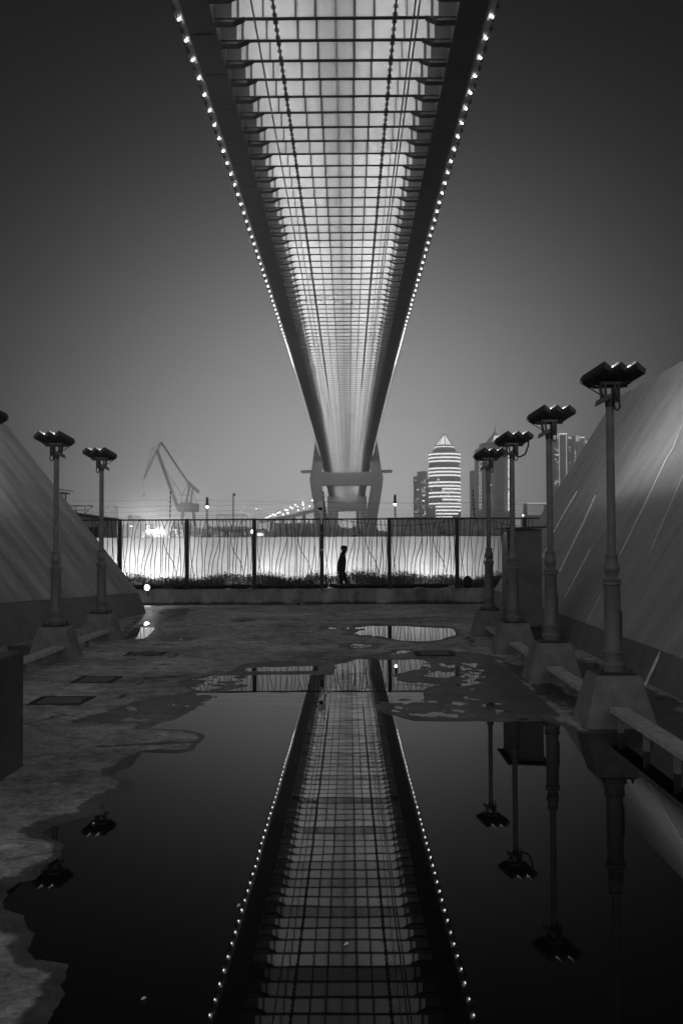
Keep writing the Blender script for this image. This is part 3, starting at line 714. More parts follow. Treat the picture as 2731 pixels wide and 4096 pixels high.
FE = empty('iron_fence', (0, 28.3, 0)); tag(FE, 'black iron fence of wavy vertical bars on the low wall', 'fence')
BARS = [[(178, 155), (158, 350), (150, 560), (165, 850), (192, 1060), (205, 1150), (235, 1330), (272, 1510)],
 [(240, 155), (258, 350), (248, 560), (235, 750), (205, 970), (190, 1070), (170, 1200), (168, 1350), (178, 1510)],
 [(375, 155), (355, 400), (325, 650), (300, 900), (290, 1100), (300, 1300), (325, 1510)],
 [(488, 155), (430, 330), (398, 480), (387, 640), (395, 780), (412, 950), (412, 1100), (398, 1300), (375, 1510)],
 [(515, 155), (530, 350), (515, 560), (490, 750), (465, 950), (458, 1150), (465, 1330), (475, 1510)],
 [(622, 155), (632, 400), (632, 640), (610, 800), (560, 1000), (535, 1180), (522, 1340), (515, 1510)],
 [(710, 155), (745, 300), (770, 440), (768, 560), (720, 750), (660, 930), (625, 1090), (608, 1250), (592, 1510)],
 [(763, 155), (770, 400), (775, 560), (780, 650), (765, 850), (735, 1000), (722, 1150), (728, 1300), (752, 1510)],
 [(842, 155), (865, 350), (873, 550), (862, 720), (830, 930), (815, 1100), (815, 1280), (825, 1510)],
 [(905, 155), (930, 350), (942, 560), (945, 800), (942, 1100), (930, 1280), (910, 1400), (892, 1510)],
 [(968, 155), (1010, 260), (1018, 310), (1005, 450), (1005, 560), (1030, 700), (1075, 820), (1140, 920), (1200, 1020), (1235, 1130), (1265, 1220), (1272, 1300), (1280, 1400), (1293, 1510)],
 [(1085, 155), (1040, 260), (1015, 360), (1000, 500), (985, 700), (978, 900), (975, 1200), (970, 1510)],
 [(1150, 155), (1120, 350), (1090, 560), (1068, 800), (1055, 1000), (1045, 1250), (1038, 1510)],
 [(1232, 155), (1180, 330), (1150, 520), (1130, 750), (1118, 950), (1108, 1200), (1093, 1510)],
 [(1240, 155), (1240, 400), (1240, 650), (1228, 900), (1215, 1150), (1198, 1350), (1187, 1510)],
 [(1312, 155), (1330, 350), (1345, 600), (1340, 780), (1320, 980), (1295, 1150), (1268, 1350), (1240, 1510)],
 [(1318, 155), (1335, 400), (1348, 650), (1360, 800), (1370, 1000), (1370, 1150), (1355, 1350), (1340, 1510)],
 [(1405, 155), (1425, 350), (1440, 550), (1447, 800), (1435, 1000), (1415, 1220), (1395, 1350), (1378, 1510)]]
KZ = 1.907 / 1409
bar_me = []
for i, B in enumerate(BARS):
    q = MB(); P = [((x - 88) * KZ, (0.012 if i % 2 else -0.012), 2.43 - (y - 140) * KZ) for x, y in B]
    # smooth the path
    C = []
    for k in range(len(P) - 1):
        p0 = Vector(P[max(k - 1, 0)]); p1 = Vector(P[k]); p2 = Vector(P[k + 1]); p3 = Vector(P[min(k + 2, len(P) - 1)])
        for u in (0, 0.33, 0.66):
            C.append(0.5 * ((2 * p1) + (p2 - p0) * u + (2 * p0 - 5 * p1 + 4 * p2 - p3) * u * u + (3 * p1 - p0 - 3 * p2 + p3) * u ** 3))
    C.append(Vector(P[-1])); q.tube(C, 0.0095, 6)
    bar_me.append(q)
protos = []
X_0 = -6.64
for k in range(-1, 7):
    x = X_0 + 1.907 * (k - 0)
    if k >= 0 and x < 5.5 or k == -1:
        q = MB(); q.box(x - 0.055, x + 0.055, -0.05, 0.05, 0.456, 2.455); q.build('post', M_fence, FE, bevel=0.004)
        q = MB(); q.box(x + 0.056, x + 1.907 - 0.056, -0.02, 0.02, 2.405, 2.447); q.box(x + 0.056, x + 1.907 - 0.056, -0.02, 0.02, 0.558, 0.592)
        rl = q.build('panel_rails', M_fence, FE)
        for i in range(18):
            if k == -1 and i < 9: continue
            if k == 6 and i > 3: continue
            if k == 5 and i > 14: continue
            if i < len(protos): o = protos[i].copy(); COL.objects.link(o)
            else: o = bar_me[i].build('bar', M_fence, None, smooth=True)
            if k >= 0 and i >= len(protos): protos.append(o)
            o.parent = rl; o.location = (x, 0, 0)
# sandbags along the wall top behind and under the fence
rng = random.Random(5); x = -7.9; i = 0; wl = ['flat', 'plump', 'sagging', 'creased', 'short']
def sb_label(xc):
    k = (xc + 6.64) / 1.907; n_ = int(math.floor(k)); u = k - n_
    return (('left end', 'middle left', 'middle right', 'right end')[min(3, int(u * 4))], ('leftmost', 'first whole', 'second whole', 'third whole', 'fourth whole', 'fifth whole', 'sixth')[max(0, min(6, n_ + 1))])
while x < 2.6:
    L_ = rng.uniform(0.45, 0.95)
    if abs(x + L_ / 2 + 0.05 - at(705, 2350, 28.6).x) < 0.25: x += 0.35; continue
    q = MB(); n = 12; P = []; rr = []
    for k in range(n + 1):
        u = k / n; P.append((x + L_ * u, 28.52 + 0.02 * math.sin(7 * u + i), 0.456 + 0.066 + 0.006 * math.sin(9 * u + i))); rr.append(0.072 * (max(0.12, math.sin(PI * u)) ** 0.35) * rng.uniform(0.9, 1.08))
    q.tube(P, rr, 10); i += 1
    pxv = (x + L_ / 2)
    one('sandbag', q, M_bag, 'dark sandbag on the low wall under the %s of the %s fence panel' % sb_label(x + L_ / 2), 'sandbag', 'sandbags along the wall top', smooth=True)
    x += L_ + rng.uniform(-0.02, 0.03)
q = MB(); c = at(1870, 2330, 28.6); q.ell((c.x, 28.6, 0.62), 0.13, 0.12, 0.19, 14, 8); one('sandbag', q, M_bag, 'round dark bundle standing upright under the fence, near the right end', 'sandbag', smooth=True)

# ------------------------------------------------------------------ flood wall behind, its lamps and the weeds
WY = 36.2
wm = mat('flood_wall_concrete', 0.42, 0.8, 0.22, 0.9)
E_ = empty('flood_wall', (0, WY + 0.15, 0)); tag(E_, 'long plain floodlit concrete wall behind the fence', 'wall')
q = MB(); zt = at(1400, 2147, WY).z
xs_ = [-16 + 4.2 * k for k in range(8)]
for a_, b_ in zip(xs_[:-1], xs_[1:]): q.box(a_ + 0.004, b_ - 0.004, -0.15, 0.15, -0.05, zt)
q.build('wall_body', wm, E_)
def floodlight(x, Y, z, aimv, power, label, w=0.5, spread=PI):
    E_ = empty('ground_floodlight', (x, Y, 0)); tag(E_, label, 'floodlight', 'floodlights at the foot of the flood wall')
    q = MB(); q.box(-w / 2, w / 2, -0.06, 0.05, z - 0.05, z + 0.05); q.build('housing', M_house, E_, bevel=0.006)
    for s in (-1, 1):
        q = MB(); q.box(s * w / 2 - 0.01, s * w / 2 + 0.01, -0.02, 0.02, -0.03, z); q.build('bracket', M_house, E_)
    L_ = bpy.data.lights.new('flood', 'AREA'); L_.shape = 'RECTANGLE'; L_.size = w * 0.95; L_.size_y = 0.09; L_.energy = power; L_.spread = spread
    l = bpy.data.objects.new('flood', L_); COL.objects.link(l); l.parent = E_; l.matrix_local = aim(Vector((0, 0.06, z)) + Vector(aimv).normalized() * 0.02, aimv)
for i, (px_, pw) in enumerate(((470, 48), (600, 70), (800, 16), (1040, 46), (1330, 60), (1500, 6), (1690, 40), (1860, 22))):
    x = at(px_, 2350, 35.0).x
    floodlight(x, 34.85, 0.16, (0, 0.75, 0.7), pw, 'low floodlight hidden in the weeds at the wall foot, %s of eight' % ('leftmost', 'second', 'third', 'fourth', 'fifth', 'sixth', 'seventh', 'rightmost')[i], 1.2)
for i, (px_, pw) in enumerate(((560, 7), (960, 6), (1345, 12), (1720, 7))):
    x = at(px_, 2350, 33.0).x
    floodlight(x, 33.0, 0.12, (0, 0.8, 0.6), pw, 'small floodlight on the ground before the weeds, ' + ('lighting the left end', 'left of the person', 'by the feet of the person', 'lighting the right end')[i], 0.6)
# a lamp that faces the yard
E_ = empty('site_spotlight', (at(590, 2350, 28.2).x, 28.2, 0.30)); tag(E_, 'glaring round spotlight on the low wall at the left end of the fence', 'spotlight')
c = Vector((0, 0, at(590, 2350, 28.2).z - 0.30))
q = MB(); q.tube([c + Vector((0, -0.04, 0)), c + Vector((0, 0.1, 0))], [0.10, 0.07], 20); q.build('housing', M_house, E_, smooth=True); q = MB(); q.box(-0.012, 0.012, 0.02, 0.17, 0, 0.03); q.box(-0.012, 0.012, 0.02, 0.05, 0.031, c.z - 0.08); q.build('bracket', M_house, E_)
q = MB(); q.tube([c + Vector((0, -0.052, 0)), c + Vector((0, -0.044, 0))], 0.062, 20); q.build('lens', emit('spot_glow', 150.0), E_)
# weeds
def weeds(name, n, xr, yr, hfun, label, seed):
    rng = random.Random(seed); vs = []; fs = []
    for i in range(n):
        x = rng.uniform(*xr); y = rng.uniform(*yr); h = hfun(x) * rng.uniform(0.55, 1.05); a = rng.uniform(0, PI * 2); w = rng.uniform(0.006, 0.014)
        lean = Vector((rng.uniform(-0.35, 0.35), rng.uniform(-0.2, 0.2), 0)) * h; d = Vector((math.cos(a), math.sin(a), 0)) * w; o = len(vs)
        p = Vector((x, y, -0.05)); m1 = p + lean * 0.35 + Vector((0, 0, h * 0.6)); tp = p + lean + Vector((0, 0, h))
        vs += [p - d, p + d, m1 + d, m1 - d, tp]; fs += [(o, o + 1, o + 2, o + 3), (o + 3, o + 2, o + 4)]
        for k in range(3):     # leaves on the stalk
            u = rng.uniform(0.35, 1.0); c = p + lean * u * u + Vector((0, 0, h * u)); b_ = rng.uniform(0, PI * 2); l = rng.uniform(0.05, 0.13)
            e_ = Vector((math.cos(b_), math.sin(b_), rng.uniform(-0.3, 0.7))) * l; s_ = Vector((-math.sin(b_), math.cos(b_), 0.2)) * l * 0.2; o = len(vs)
            vs += [c, c + e_ * 0.5 + s_, c + e_, c + e_ * 0.5 - s_]; fs += [(o, o + 1, o + 2, o + 3)]
    q = MB(); q.mesh(vs, fs); o = q.build(name, M_leaf); tag(o, label, 'weeds', kind='stuff')
def hw(x): return 0.72 + 0.07 * math.sin(x * 1.3) + 0.05 * math.sin(x * 4.1 + 1) + (0.1 if -1.5 < x < 0.6 else 0)
weeds('weeds', 15000, (-9.5, 5.5), (33.4, 34.6), hw, 'thick strip of weeds along the foot of the flood wall', 1)

# ------------------------------------------------------------------ person walking between fence and wall
PX = at(1366, 2300, 32.0).x
PE = MB()
def skin_obj(name, chains, m, parent=None, sub=2):
    me = bpy.data.meshes.new(name); vs = []; es = []; rs = []
    idx = {}
    for ch in chains:
        prev = None
        for (p, r) in ch:
            key = tuple(round(c, 4) for c in p)
            if key not in idx: idx[key] = len(vs); vs.append(p); rs.append(r)
            if prev is not None and prev != idx[key]: es.append((prev, idx[key]))
            prev = idx[key]
    me.from_pydata(vs, es, []); o = bpy.data.objects.new(name, me); COL.objects.link(o); o.parent = parent
    sk = o.modifiers.new('Skin', 'SKIN'); sk.use_smooth_shade = True
    for i, r in enumerate(rs):
        rr = r if isinstance(r, tuple) else (r, r)
        me.skin_vertices[0].data[i].radius = rr
    me.skin_vertices[0].data[0].use_root = True
    ss = o.modifiers.new('Sub', 'SUBSURF'); ss.levels = sub; ss.render_levels = sub
    me.materials.append(m); return o
body = [
 [((0, 0, 0.86), (0.12, 0.14)), ((0.01, 0, 1.0), (0.105, 0.13)), ((0.02, 0, 1.15), (0.12, 0.15)), ((0.03, 0, 1.29), (0.11, 0.17)), ((0.045, 0, 1.38), (0.075, 0.085)), ((0.065, 0, 1.44), (0.066, 0.064)),
  ((0.09, 0, 1.50), (0.085, 0.075)), ((0.1, 0, 1.565), (0.098, 0.078)), ((0.09, 0, 1.61), (0.07, 0.06))],
 [((0, 0, 0.86), (0.12, 0.14)), ((0.03, -0.09, 0.80), 0.088), ((0.18, -0.09, 0.46), 0.06), ((0.16, -0.09, 0.30), 0.052), ((0.22, -0.09, 0.09), 0.036), ((0.24, -0.09, 0.045), 0.036), ((0.36, -0.09, 0.03), 0.026)],
 [((0, 0, 0.86), (0.12, 0.14)), ((-0.02, 0.09, 0.80), 0.088), ((-0.03, 0.09, 0.46), 0.06), ((-0.12, 0.09, 0.29), 0.05), ((-0.25, 0.09, 0.12), 0.036), ((-0.27, 0.09, 0.09), 0.036), ((-0.17, 0.09, 0.03), 0.026)],
 [((0.03, 0, 1.29), (0.11, 0.17)), ((0.02, -0.17, 1.30), 0.055), ((0.0, -0.2, 1.05), 0.042), ((0.1, -0.2, 0.84), 0.03), ((0.12, -0.2, 0.79), (0.018, 0.034)), ((0.14, -0.2, 0.74), (0.014, 0.036))],
 [((0.03, 0, 1.29), (0.11, 0.17)), ((0.02, 0.17, 1.30), 0.055), ((-0.12, 0.2, 1.06), 0.042), ((-0.13, 0.2, 0.83), 0.03), ((-0.13, 0.2, 0.78), (0.018, 0.034)), ((-0.12, 0.2, 0.73), (0.014, 0.036))],
]
PO = empty('person', (PX, 32.0, 0)); tag(PO, 'person in dark clothes walking right between the fence and the bright wall', 'person')
bo = skin_obj('body', body, M_cloth, PO)
for (hx, hy, hz) in ((0.14, -0.2, 0.74), (-0.12, 0.2, 0.73)):
    fg = []
    for k in range(4):
        yy = hy - 0.027 + 0.018 * k; l = (0.062, 0.072, 0.068, 0.052)[k]
        fg.append([((hx, hy, hz + 0.012), 0.012), ((hx + 0.004, yy, hz - 0.02), 0.009), ((hx + 0.012, yy, hz - 0.02 - l * 0.5), 0.008), ((hx - 0.004, yy, hz - 0.02 - l), 0.007)])
    fg.append([((hx, hy, hz + 0.012), 0.012), ((hx + 0.035, hy, hz + 0.0), 0.010), ((hx + 0.05, hy, hz - 0.03), 0.008)])
    skin_obj('hand', fg, M_skin, PO, 1)
q = MB(); q.ell((0.165, 0, 1.535), 0.02, 0.05, 0.055, 10, 8); q.ell((0.19, 0, 1.525), 0.014, 0.012, 0.018, 8, 6); q.ell((0.172, 0, 1.49), 0.014, 0.022, 0.012, 8, 6)
for s in (-1, 1): q.ell((0.09, s * 0.078, 1.53), 0.02, 0.008, 0.03, 8, 6); q.ell((0.178, s * 0.028, 1.55), 0.006, 0.012, 0.007, 6, 5)
q.build('face', M_skin, PO, smooth=True)
q = MB(); q.ell((0.075, 0, 1.59), 0.108, 0.092, 0.08, 14, 10); q.build('hair', M_dark, PO, smooth=True)

# ------------------------------------------------------------------ things on and just behind the fence
def thing(name, label, cat, group=None, loc=(0, 0, 0)):
    return tag(empty(name, loc), label, cat, group)
# electric wire posts
for (x0, y0, y1, lb_) in ((677, 1965, 2074, 'thin insulator post standing on the fence left of the crane'), (1295, 1966, 2070, 'thin insulator post on the fence beside the camera dome'), (1892, 1958, 2068, 'thin insulator post on the fence in front of the apartment tower')):
    a = at(x0 + 4, y1, 28.3); b = at(x0 + (6 if x0 < 1000 else -2), y0, 28.3)
    E_ = thing('insulator_post', lb_, 'post', 'wire posts on the fence', (a.x, a.y, a.z))
    q = MB(); q.tube([(0, 0, -0.0), b - a], 0.010, 6); q.build('rod', M_fence, E_)
    for k in range(6):
        c = (b - a) * (0.1 + 0.17 * k); q = MB(); q.lathe([(0.010, -0.02), (0.026, -0.008), (0.026, 0.008), (0.010, 0.02)], c, 10); q.build('insulator', M_dark, E_, smooth=True)
# wires
rng = random.Random(2)
for i, (ya, yb_, yc, yd) in enumerate(((1998, 1992, 2007, 2000), (2022, 2012, 2008, 2014), (2040, 2044, 2030, 2036), (2058, 2053, 2044, 2050), (2064, 2060, 2056, 2062))):
    pts = []
    for (xa, yA), (xb_, yB) in zip(((290, ya + 4), (681, ya), (1295, yc), (1890, yc + 2)), ((681, ya), (1295, yc), (1890, yc + 2), (2120, yd))):
        for k in range(12):
            u = k / 12; pts.append(at(xa + (xb_ - xa) * u, yA + (yB - yA) * u + 9 * math.sin(PI * u) * (0.3 + 0.3 * i) + 1.5 * math.sin(u * 23 + i), 28.3))
    q = MB(); q.tube(pts, 0.0022, 4); one('fence_wire', q, M_wire, ['topmost thin wire strung above the fence', 'second thin wire down, strung above the fence', 'middle thin wire strung above the fence',
        'fourth thin wire down, strung just over the fence', 'lowest thin wire, nearly touching the fence rail'][i], 'wire', 'wires strung between the insulator posts')
for j, (pp, lb_) in enumerate(((((1297, 2071), (1360, 2080), (1500, 2098), (1600, 2103), (1700, 2098), (1890, 2072)), 'sagging black cable between two insulator posts, in front of the bridge pylon'),
                 (((1892, 2070), (1960, 2080), (2020, 2098), (2080, 2104)), 'sagging black cable from the right insulator post to the cabinet'))):
    q = MB(); q.tube([at(x, y, 28.2) for x, y in pp], 0.007, 5); one('sagging_cable', q, M_wire, lb_, 'cable')
# dome camera on its post
E_ = thing('security_camera', 'white dome security camera on a post on the fence', 'camera', None, tuple(at(1287, 2100, 28.18)))
o0 = Vector(E_.location)
def L3(x, y, Y=28.18): return at(x, y, Y) - o0
q = MB(); q.tube([L3(1286, 2135), L3(1285, 2062)], [0.03, 0.028], 10); q.build('mast', M_white, E_, smooth=True)
q = MB(); q.box(-0.05, 0.05, -0.06, 0.04, -0.22, 0.02); q.build('junction_box', M_fence, E_)
c = L3(1281, 2023); q = MB(); q.lathe([(0.02, 0.13), (0.06, 0.11), (0.085, 0.06), (0.09, -0.03), (0.098, -0.035), (0.098, -0.05), (0.07, -0.05)], c, 20); q.build('camera_shroud', M_white, E_, smooth=True)
q = MB(); q.ell(c + Vector((0, 0, -0.06)), 0.068, 0.068, 0.075, 16, 10); q.build('camera_dome', M_glass, E_, smooth=True)
q = MB(); q.tube([L3(1281, 2003), L3(1285, 1982)], 0.022, 8); q.lathe([(0.03, 0), (0.035, 0.012), (0.02, 0.03)], L3(1285, 1983), 12); q.frame(L3(1276, 2006), (0.16, 0, 0), (0, 0.02, 0), (0, 0, 0.03)); q.build('camera_neck', M_white, E_, smooth=True)
q = MB(); q.tube([L3(1285, 2062), L3(1275, 2045), L3(1278, 2030)], 0.02, 8); q.build('camera_arm', M_white, E_)
q = MB(); q.box(-0.02, 0.02, -0.075, -0.06, -0.72, -0.68); 
q.build('tag_plate', M_white, E_)
# lanterns on poles behind the flood wall
def lantern(px_, ytop, yl, Y, label, w):
    base = at(px_, 2147, Y); top = at(px_, yl, Y); E_ = thing('pole_lantern', label, 'lamp', 'dark lanterns on pale poles behind the wall', (base.x, Y, 0))
    zt_ = top.z; zz = at(px_, ytop, Y).z; h = zz - zt_
    q = MB(); q.tube([(0, 0, 0), (0, 0, zt_ - 0.16)], [0.055, 0.045], 12); q.build('pole', M_white, E_, smooth=True)
    q = MB(); q.lathe([(w * 0.95, -0.02), (w * 1.15, 0.0), (w * 0.8, 0.05), (w * 0.62, h * 0.3), (w * 0.62, h * 0.75), (w * 0.5, h * 0.9), (w * 0.2, h)], (0, 0, zt_), 16); q.build('lamp_cap', M_house, E_, smooth=True)
    q = MB(); q.lathe([(w * 0.3, -0.10), (w * 0.75, -0.03)], (0, 0, zt_), 16); q.build('lamp_glass', emit('lantern_glow', 14.0), E_)
lantern(829, 1987, 2022, 41, 'dark lantern on a thin pale pole behind the wall, right of the crane', 0.085)
lantern(1580, 1978, 2012, 41, 'dark lantern on a glowing pale pole behind the wall, right of the pylon', 0.085)
# tank
E_ = thing('storage_tank', 'pale horizontal tank on legs with a rail above, behind the wall', 'tank', None, (at(940, 2116, 62).x, 62, 0)); o0 = Vector(E_.location)
z = at(940, 2116, 62).z; q = MB(); q.tube([(-0.95, 0, z), (-0.88, 0, z), (-0.7, 0, z), (0.7, 0, z), (0.86, 0, z), (0.93, 0, z)], [0.02, 0.1, 0.165, 0.165, 0.12, 0.03], 20); q.build('tank_body', mat('tank_paint', 0.5, 0.5), E_, smooth=True)
for a_ in (-0.55, -0.4, 0.3, 0.5):
    q = MB(); q.tube([(a_, 0, z - 0.14), (a_ * 1.15, 0, 0)], 0.035, 6); q.build('leg', M_shed, E_)
q = MB()
for (xa, ya, xb_, yb_) in ((868, 2058, 903, 2064), (868, 2058, 972, 2057), (903, 2064, 988, 2063), (972, 2057, 988, 2063), (903, 2064, 903, 2104), (988, 2063, 988, 2104), (868, 2058, 868, 2104), (972, 2057, 972, 2104), (868, 2085, 988, 2086)):
    q.tube([at(xa, ya, 62) - o0, at(xb_, yb_, 62) - o0], 0.008, 4)
q.build('guard_rail', M_wire, E_)
# pale mast, small antennas
E_ = thing('signal_mast', 'thin pale mast with a small box at its top, above the tank', 'mast', None, (at(933, 2147, 75).x, 75, 0)); zt_ = at(933, 1972, 75).z
q = MB(); q.tube([(0, 0, 0), (0, 0, zt_)], [0.08, 0.055], 8); q.build('pole', mat('mast_paint', 0.5, 0.5), E_); q = MB(); q.box(0.06, 0.16, -0.06, 0.06, zt_ - 0.22, zt_ - 0.04); q.build('signal_box', M_dark, E_)
# umbrella
c = at(1416, 2148, 37.5); E_ = thing('parasol', 'top of a dark parasol just showing over the flood wall', 'parasol', None, (c.x, c.y, 0))
q = MB(); q.lathe([(0.20, -0.10), (0.165, -0.03), (0.10, 0.025), (0.02, 0.05)], (0, 0, c.z + 0.02), 16); q.build('canopy', M_dark, E_, smooth=True); q = MB(); q.tube([(0, 0, 0), (0, 0, c.z + 0.05)], 0.015, 6); q.build('pole', M_dark, E_)
# shed at left behind the wall
E_ = thing('guard_shed', 'low grey shed with a sloping roof and a dark window behind the left buttress', 'shed', None, (at(330, 2100, 40).x, 40, 0)); o0 = Vector(E_.location)
A_ = [at(200, 2040, 40) - o0, at(402, 2072, 40) - o0]
def pq(x, y, dy=0): p = at(x, y, 40) - o0; p.y = dy; return p
q = MB(); a, b_ = pq(120, 2030), pq(398, 2074)
q.hull8([(a.x, 0, 0), (b_.x, 0, 0), (b_.x, 3, 0), (a.x, 3, 0)], [(a.x, 0, a.z), (b_.x, 0, b_.z), (b_.x, 3, b_.z), (a.x, 3, a.z)]); q.build('wall', M_shed, E_)
q = MB(); q.hull8([(a.x, -0.15, a.z + 0.005), (b_.x + 0.1, -0.15, b_.z + 0.005), (b_.x + 0.1, 3.1, b_.z + 0.005), (a.x, 3.1, a.z + 0.005)], [(a.x, -0.15, a.z + 0.05), (b_.x + 0.1, -0.15, b_.z + 0.05), (b_.x + 0.1, 3.1, b_.z + 0.05), (a.x, 3.1, a.z + 0.05)]); q.build('roof', M_steel_dark, E_)
a, b_ = pq(355, 2108), pq(397, 2150); q = MB(); q.box(a.x, b_.x, -0.03, -0.004, b_.z, a.z); w_ = q.build('window', M_dark, E_)
q = MB()
for u in (0.0, 0.48, 0.95): q.box(a.x + (b_.x - a.x) * u, a.x + (b_.x - a.x) * u + 0.02, -0.045, -0.031, b_.z, a.z)
q.build('frame', M_shed, w_)
E_ = thing('lookout_booth', 'small roofed booth on posts, above the slope of the left buttress', 'booth', None, (at(200, 1980, 42).x, 42, 0)); o0 = Vector(E_.location)
def pq2(x, y, Y=42): return at(x, y, Y) - o0
q = MB(); a = pq2(150, 1940); b_ = pq2(278, 1962); q.hull8([(a.x, -0.8, a.z - 0.06), (b_.x, -0.8, b_.z - 0.02), (b_.x, 0.8, b_.z - 0.02), (a.x, 0.8, a.z - 0.06)], [(a.x, -0.8, a.z), (b_.x, -0.8, b_.z), (b_.x, 0.8, b_.z), (a.x, 0.8, a.z)]); q.build('roof', M_steel_dark, E_)
q = MB(); a = pq2(150, 1955); b_ = pq2(265, 1975); q.box(a.x, b_.x, -0.6, 0.6, b_.z, a.z - 0.16); q.build('booth_wall', M_shed, E_)
for x in (200, 264):
    q = MB(); a = pq2(x, 1975); q.tube([(a.x, 0, a.z), (a.x, 0, 0)], 0.03, 6); q.build('post', M_steel_dark, E_)
E_ = thing('steel_outrigger', 'thin dark steel frame with a hanging lamp reaching right over the left buttress', 'frame', None, tuple(at(300, 2040, 40))); o0 = Vector(E_.location)
q = MB()
for (xa, ya, xb_, yb_) in ((262, 2020, 372, 2024), (262, 2027, 310, 2024), (372, 2024, 341, 2054), (341, 2024, 341, 2054), (272, 2043, 355, 2039), (305, 2024, 305, 2046), (200, 2015, 262, 2021), (200, 2052, 272, 2043), (310, 2024, 372, 2022)):
    q.tube([at(xa, ya, 40) - o0, at(xb_, yb_, 40) - o0], 0.012, 6)
q.build('frame_tubes', M_steel_dark, E_)
q = MB(); c = at(304, 2048, 40) - o0; q.lathe([(0.06, -0.02), (0.03, 0.02), (0.01, 0.03)], c, 12); q.build('lamp_shade', M_dark, E_)
q = MB(); c = at(264, 2006, 40) - o0
for k in range(5): q.ell(c + Vector((random.uniform(-0.08, 0.06), 0, random.uniform(-0.08, 0.05))), 0.05, 0.05, 0.05, 8, 6)
q.build('motor', M_dark, E_)

# ------------------------------------------------------------------ harbour crane
CY = 560.0; CK = CY / 380; E_ = thing('harbour_crane', 'tall dockside crane with folded jib, grey in the fog', 'crane', None, (at(760, 2147, CY).x, CY, 0)); o0 = Vector(E_.location)
def cp(x, y, dy=0): return at(x * 0.574, 1600 + y * 0.574, CY) - o0 + Vector((0, dy, 0))
def lattice(pts, w, name, d=0.9):
    w *= CK * 0.55; d *= CK * 0.7
    q = MB()
    for (a, b_) in zip(pts[:-1], pts[1:]):
        A, B = cp(*a), cp(*b_); dirv = (B - A); ln = dirv.length; dirv.normalize(); s = dirv.cross(Vector((0, 1, 0))).normalized() * w
        for sx in (-1, 1):
            for sy in (-1, 1): q.tube([A + s * sx + Vector((0, sy * d, 0)), B + s * sx + Vector((0, sy * d, 0))], w * 0.33, 5)
        n = max(2, int(ln / (w * 3)))
        for k in range(n):
            for sy in (-1, 1): q.tube([A + dirv * ln * k / n - s + Vector((0, sy * d, 0)), A + dirv * ln * (k + 1) / n + s + Vector((0, sy * d, 0))], w * 0.22, 4)
        q.tube([A, B], w * 0.6, 5)
    return q.build(name, M_crane, E_)
lattice([(1125, 295), (1070, 400), (1005, 548)], 0.42, 'jib')
lattice([(1095, 350), (1170, 560), (1248, 770)], 0.75, 'boom')
lattice([(1125, 295), (1220, 440), (1310, 570)], 0.42, 'tie_arm')
lattice([(1308, 568), (1388, 645)], 0.8, 'counterweight')
lattice([(1325, 575), (1298, 725)], 0.5, 'mast'); lattice([(1345, 600), (1330, 725)], 0.4, 'mast')
q = MB()
for a, b_ in (((1062, 340), (1125, 295)), ((1062, 340), (1008, 540)), ((1062, 340), (1100, 358)), ((1150, 480), (1270, 660)), ((1270, 660), (1312, 585)), ((1240, 660), (1340, 665)), ((1350, 640), (1372, 725)), ((1270, 660), (1262, 725)), ((1190, 590), (1222, 578))):
    q.tube([cp(*a), cp(*b_)], 0.17, 5)
q.build('stay_rods', M_crane, E_)
a, b_ = cp(1248, 780), cp(1382, 722); q = MB(); q.box(a.x, b_.x, -3, 3, a.z, b_.z); q.box(a.x + 1, b_.x - 3.2, -2.4, 2.4, b_.z, b_.z + 0.8); q.build('machine_house', M_crane, E_, bevel=0.1)
for x0_, x1_ in ((1275, 1255), (1350, 1372)):
    q = MB(); q.tube([cp(x0_, 782), (cp(x1_, 900).x, 0, 0)], [0.9, 1.1], 6); q.build('portal_leg', M_crane, E_)
q = MB(); c = at(577, 1982, CY) - o0; q.ell(c, 0.5, 0.4, 0.75, 8, 6); q.tube([c, cp(1005, 548)], 0.05, 4); q.build('hook', M_crane, E_)

# ------------------------------------------------------------------ ships and sheds at the dock, left
def blockthing(name, label, cat, rects, Y, depth, m, lits=(), group=None, es=3.0):
    x0 = at((rects[0][0] + rects[0][2]) / 2, 2147, Y).x; E_ = thing(name, label, cat, group, (x0, Y, 0)); o0 = Vector(E_.location)
    for i, (xa, ya, xb_, yb_) in enumerate(rects):
        a, b_ = at(xa, ya, Y) - o0, at(xb_, yb_, Y) - o0; q = MB(); q.box(a.x, b_.x, 0.03 * i, depth, min(b_.z, a.z) if yb_ < 2140 else 0, max(a.z, b_.z)); q.build('hull_block' if cat == 'ship' else 'wall', m, E_)
    for (xa, ya, xb_, yb_) in lits:
        a, b_ = at(xa, ya, Y) - o0, at(xb_, yb_, Y) - o0; q = MB(); q.box(a.x, b_.x, -0.12, -0.02, b_.z, a.z); q.build('window', emit('lit_%g' % es, es), E_)
    return E_
blockthing('docked_ship', 'dark hull moored beyond the wall, left of the glaring quay light', 'ship', [(505, 2095, 592, 2150), (512, 2060, 528, 2095), (530, 2072, 548, 2095)], 300, 12, M_far, [(520, 2103, 532, 2106)])
blockthing('work_barge', 'barge with lit stair tower at the left end of the fence', 'ship', [(418, 2098, 470, 2150), (424, 2066, 440, 2098), (434, 2020, 437, 2066)], 260, 10, M_far,
           [(420, 2140, 446, 2148), (452, 2118, 459, 2124), (456, 2124, 459, 2145), (424, 2128, 446, 2130), (426, 2118, 444, 2120)], es=1.6)
blockthing('signal_hut', 'small lit hut with windows over the wall, right of the tank', 'hut', [(1022, 2128, 1056, 2150)], 120, 3, M_tower, [(1028, 2134, 1035, 2142), (1038, 2134, 1045, 2142), (1047, 2134, 1053, 2142)], es=2.0)
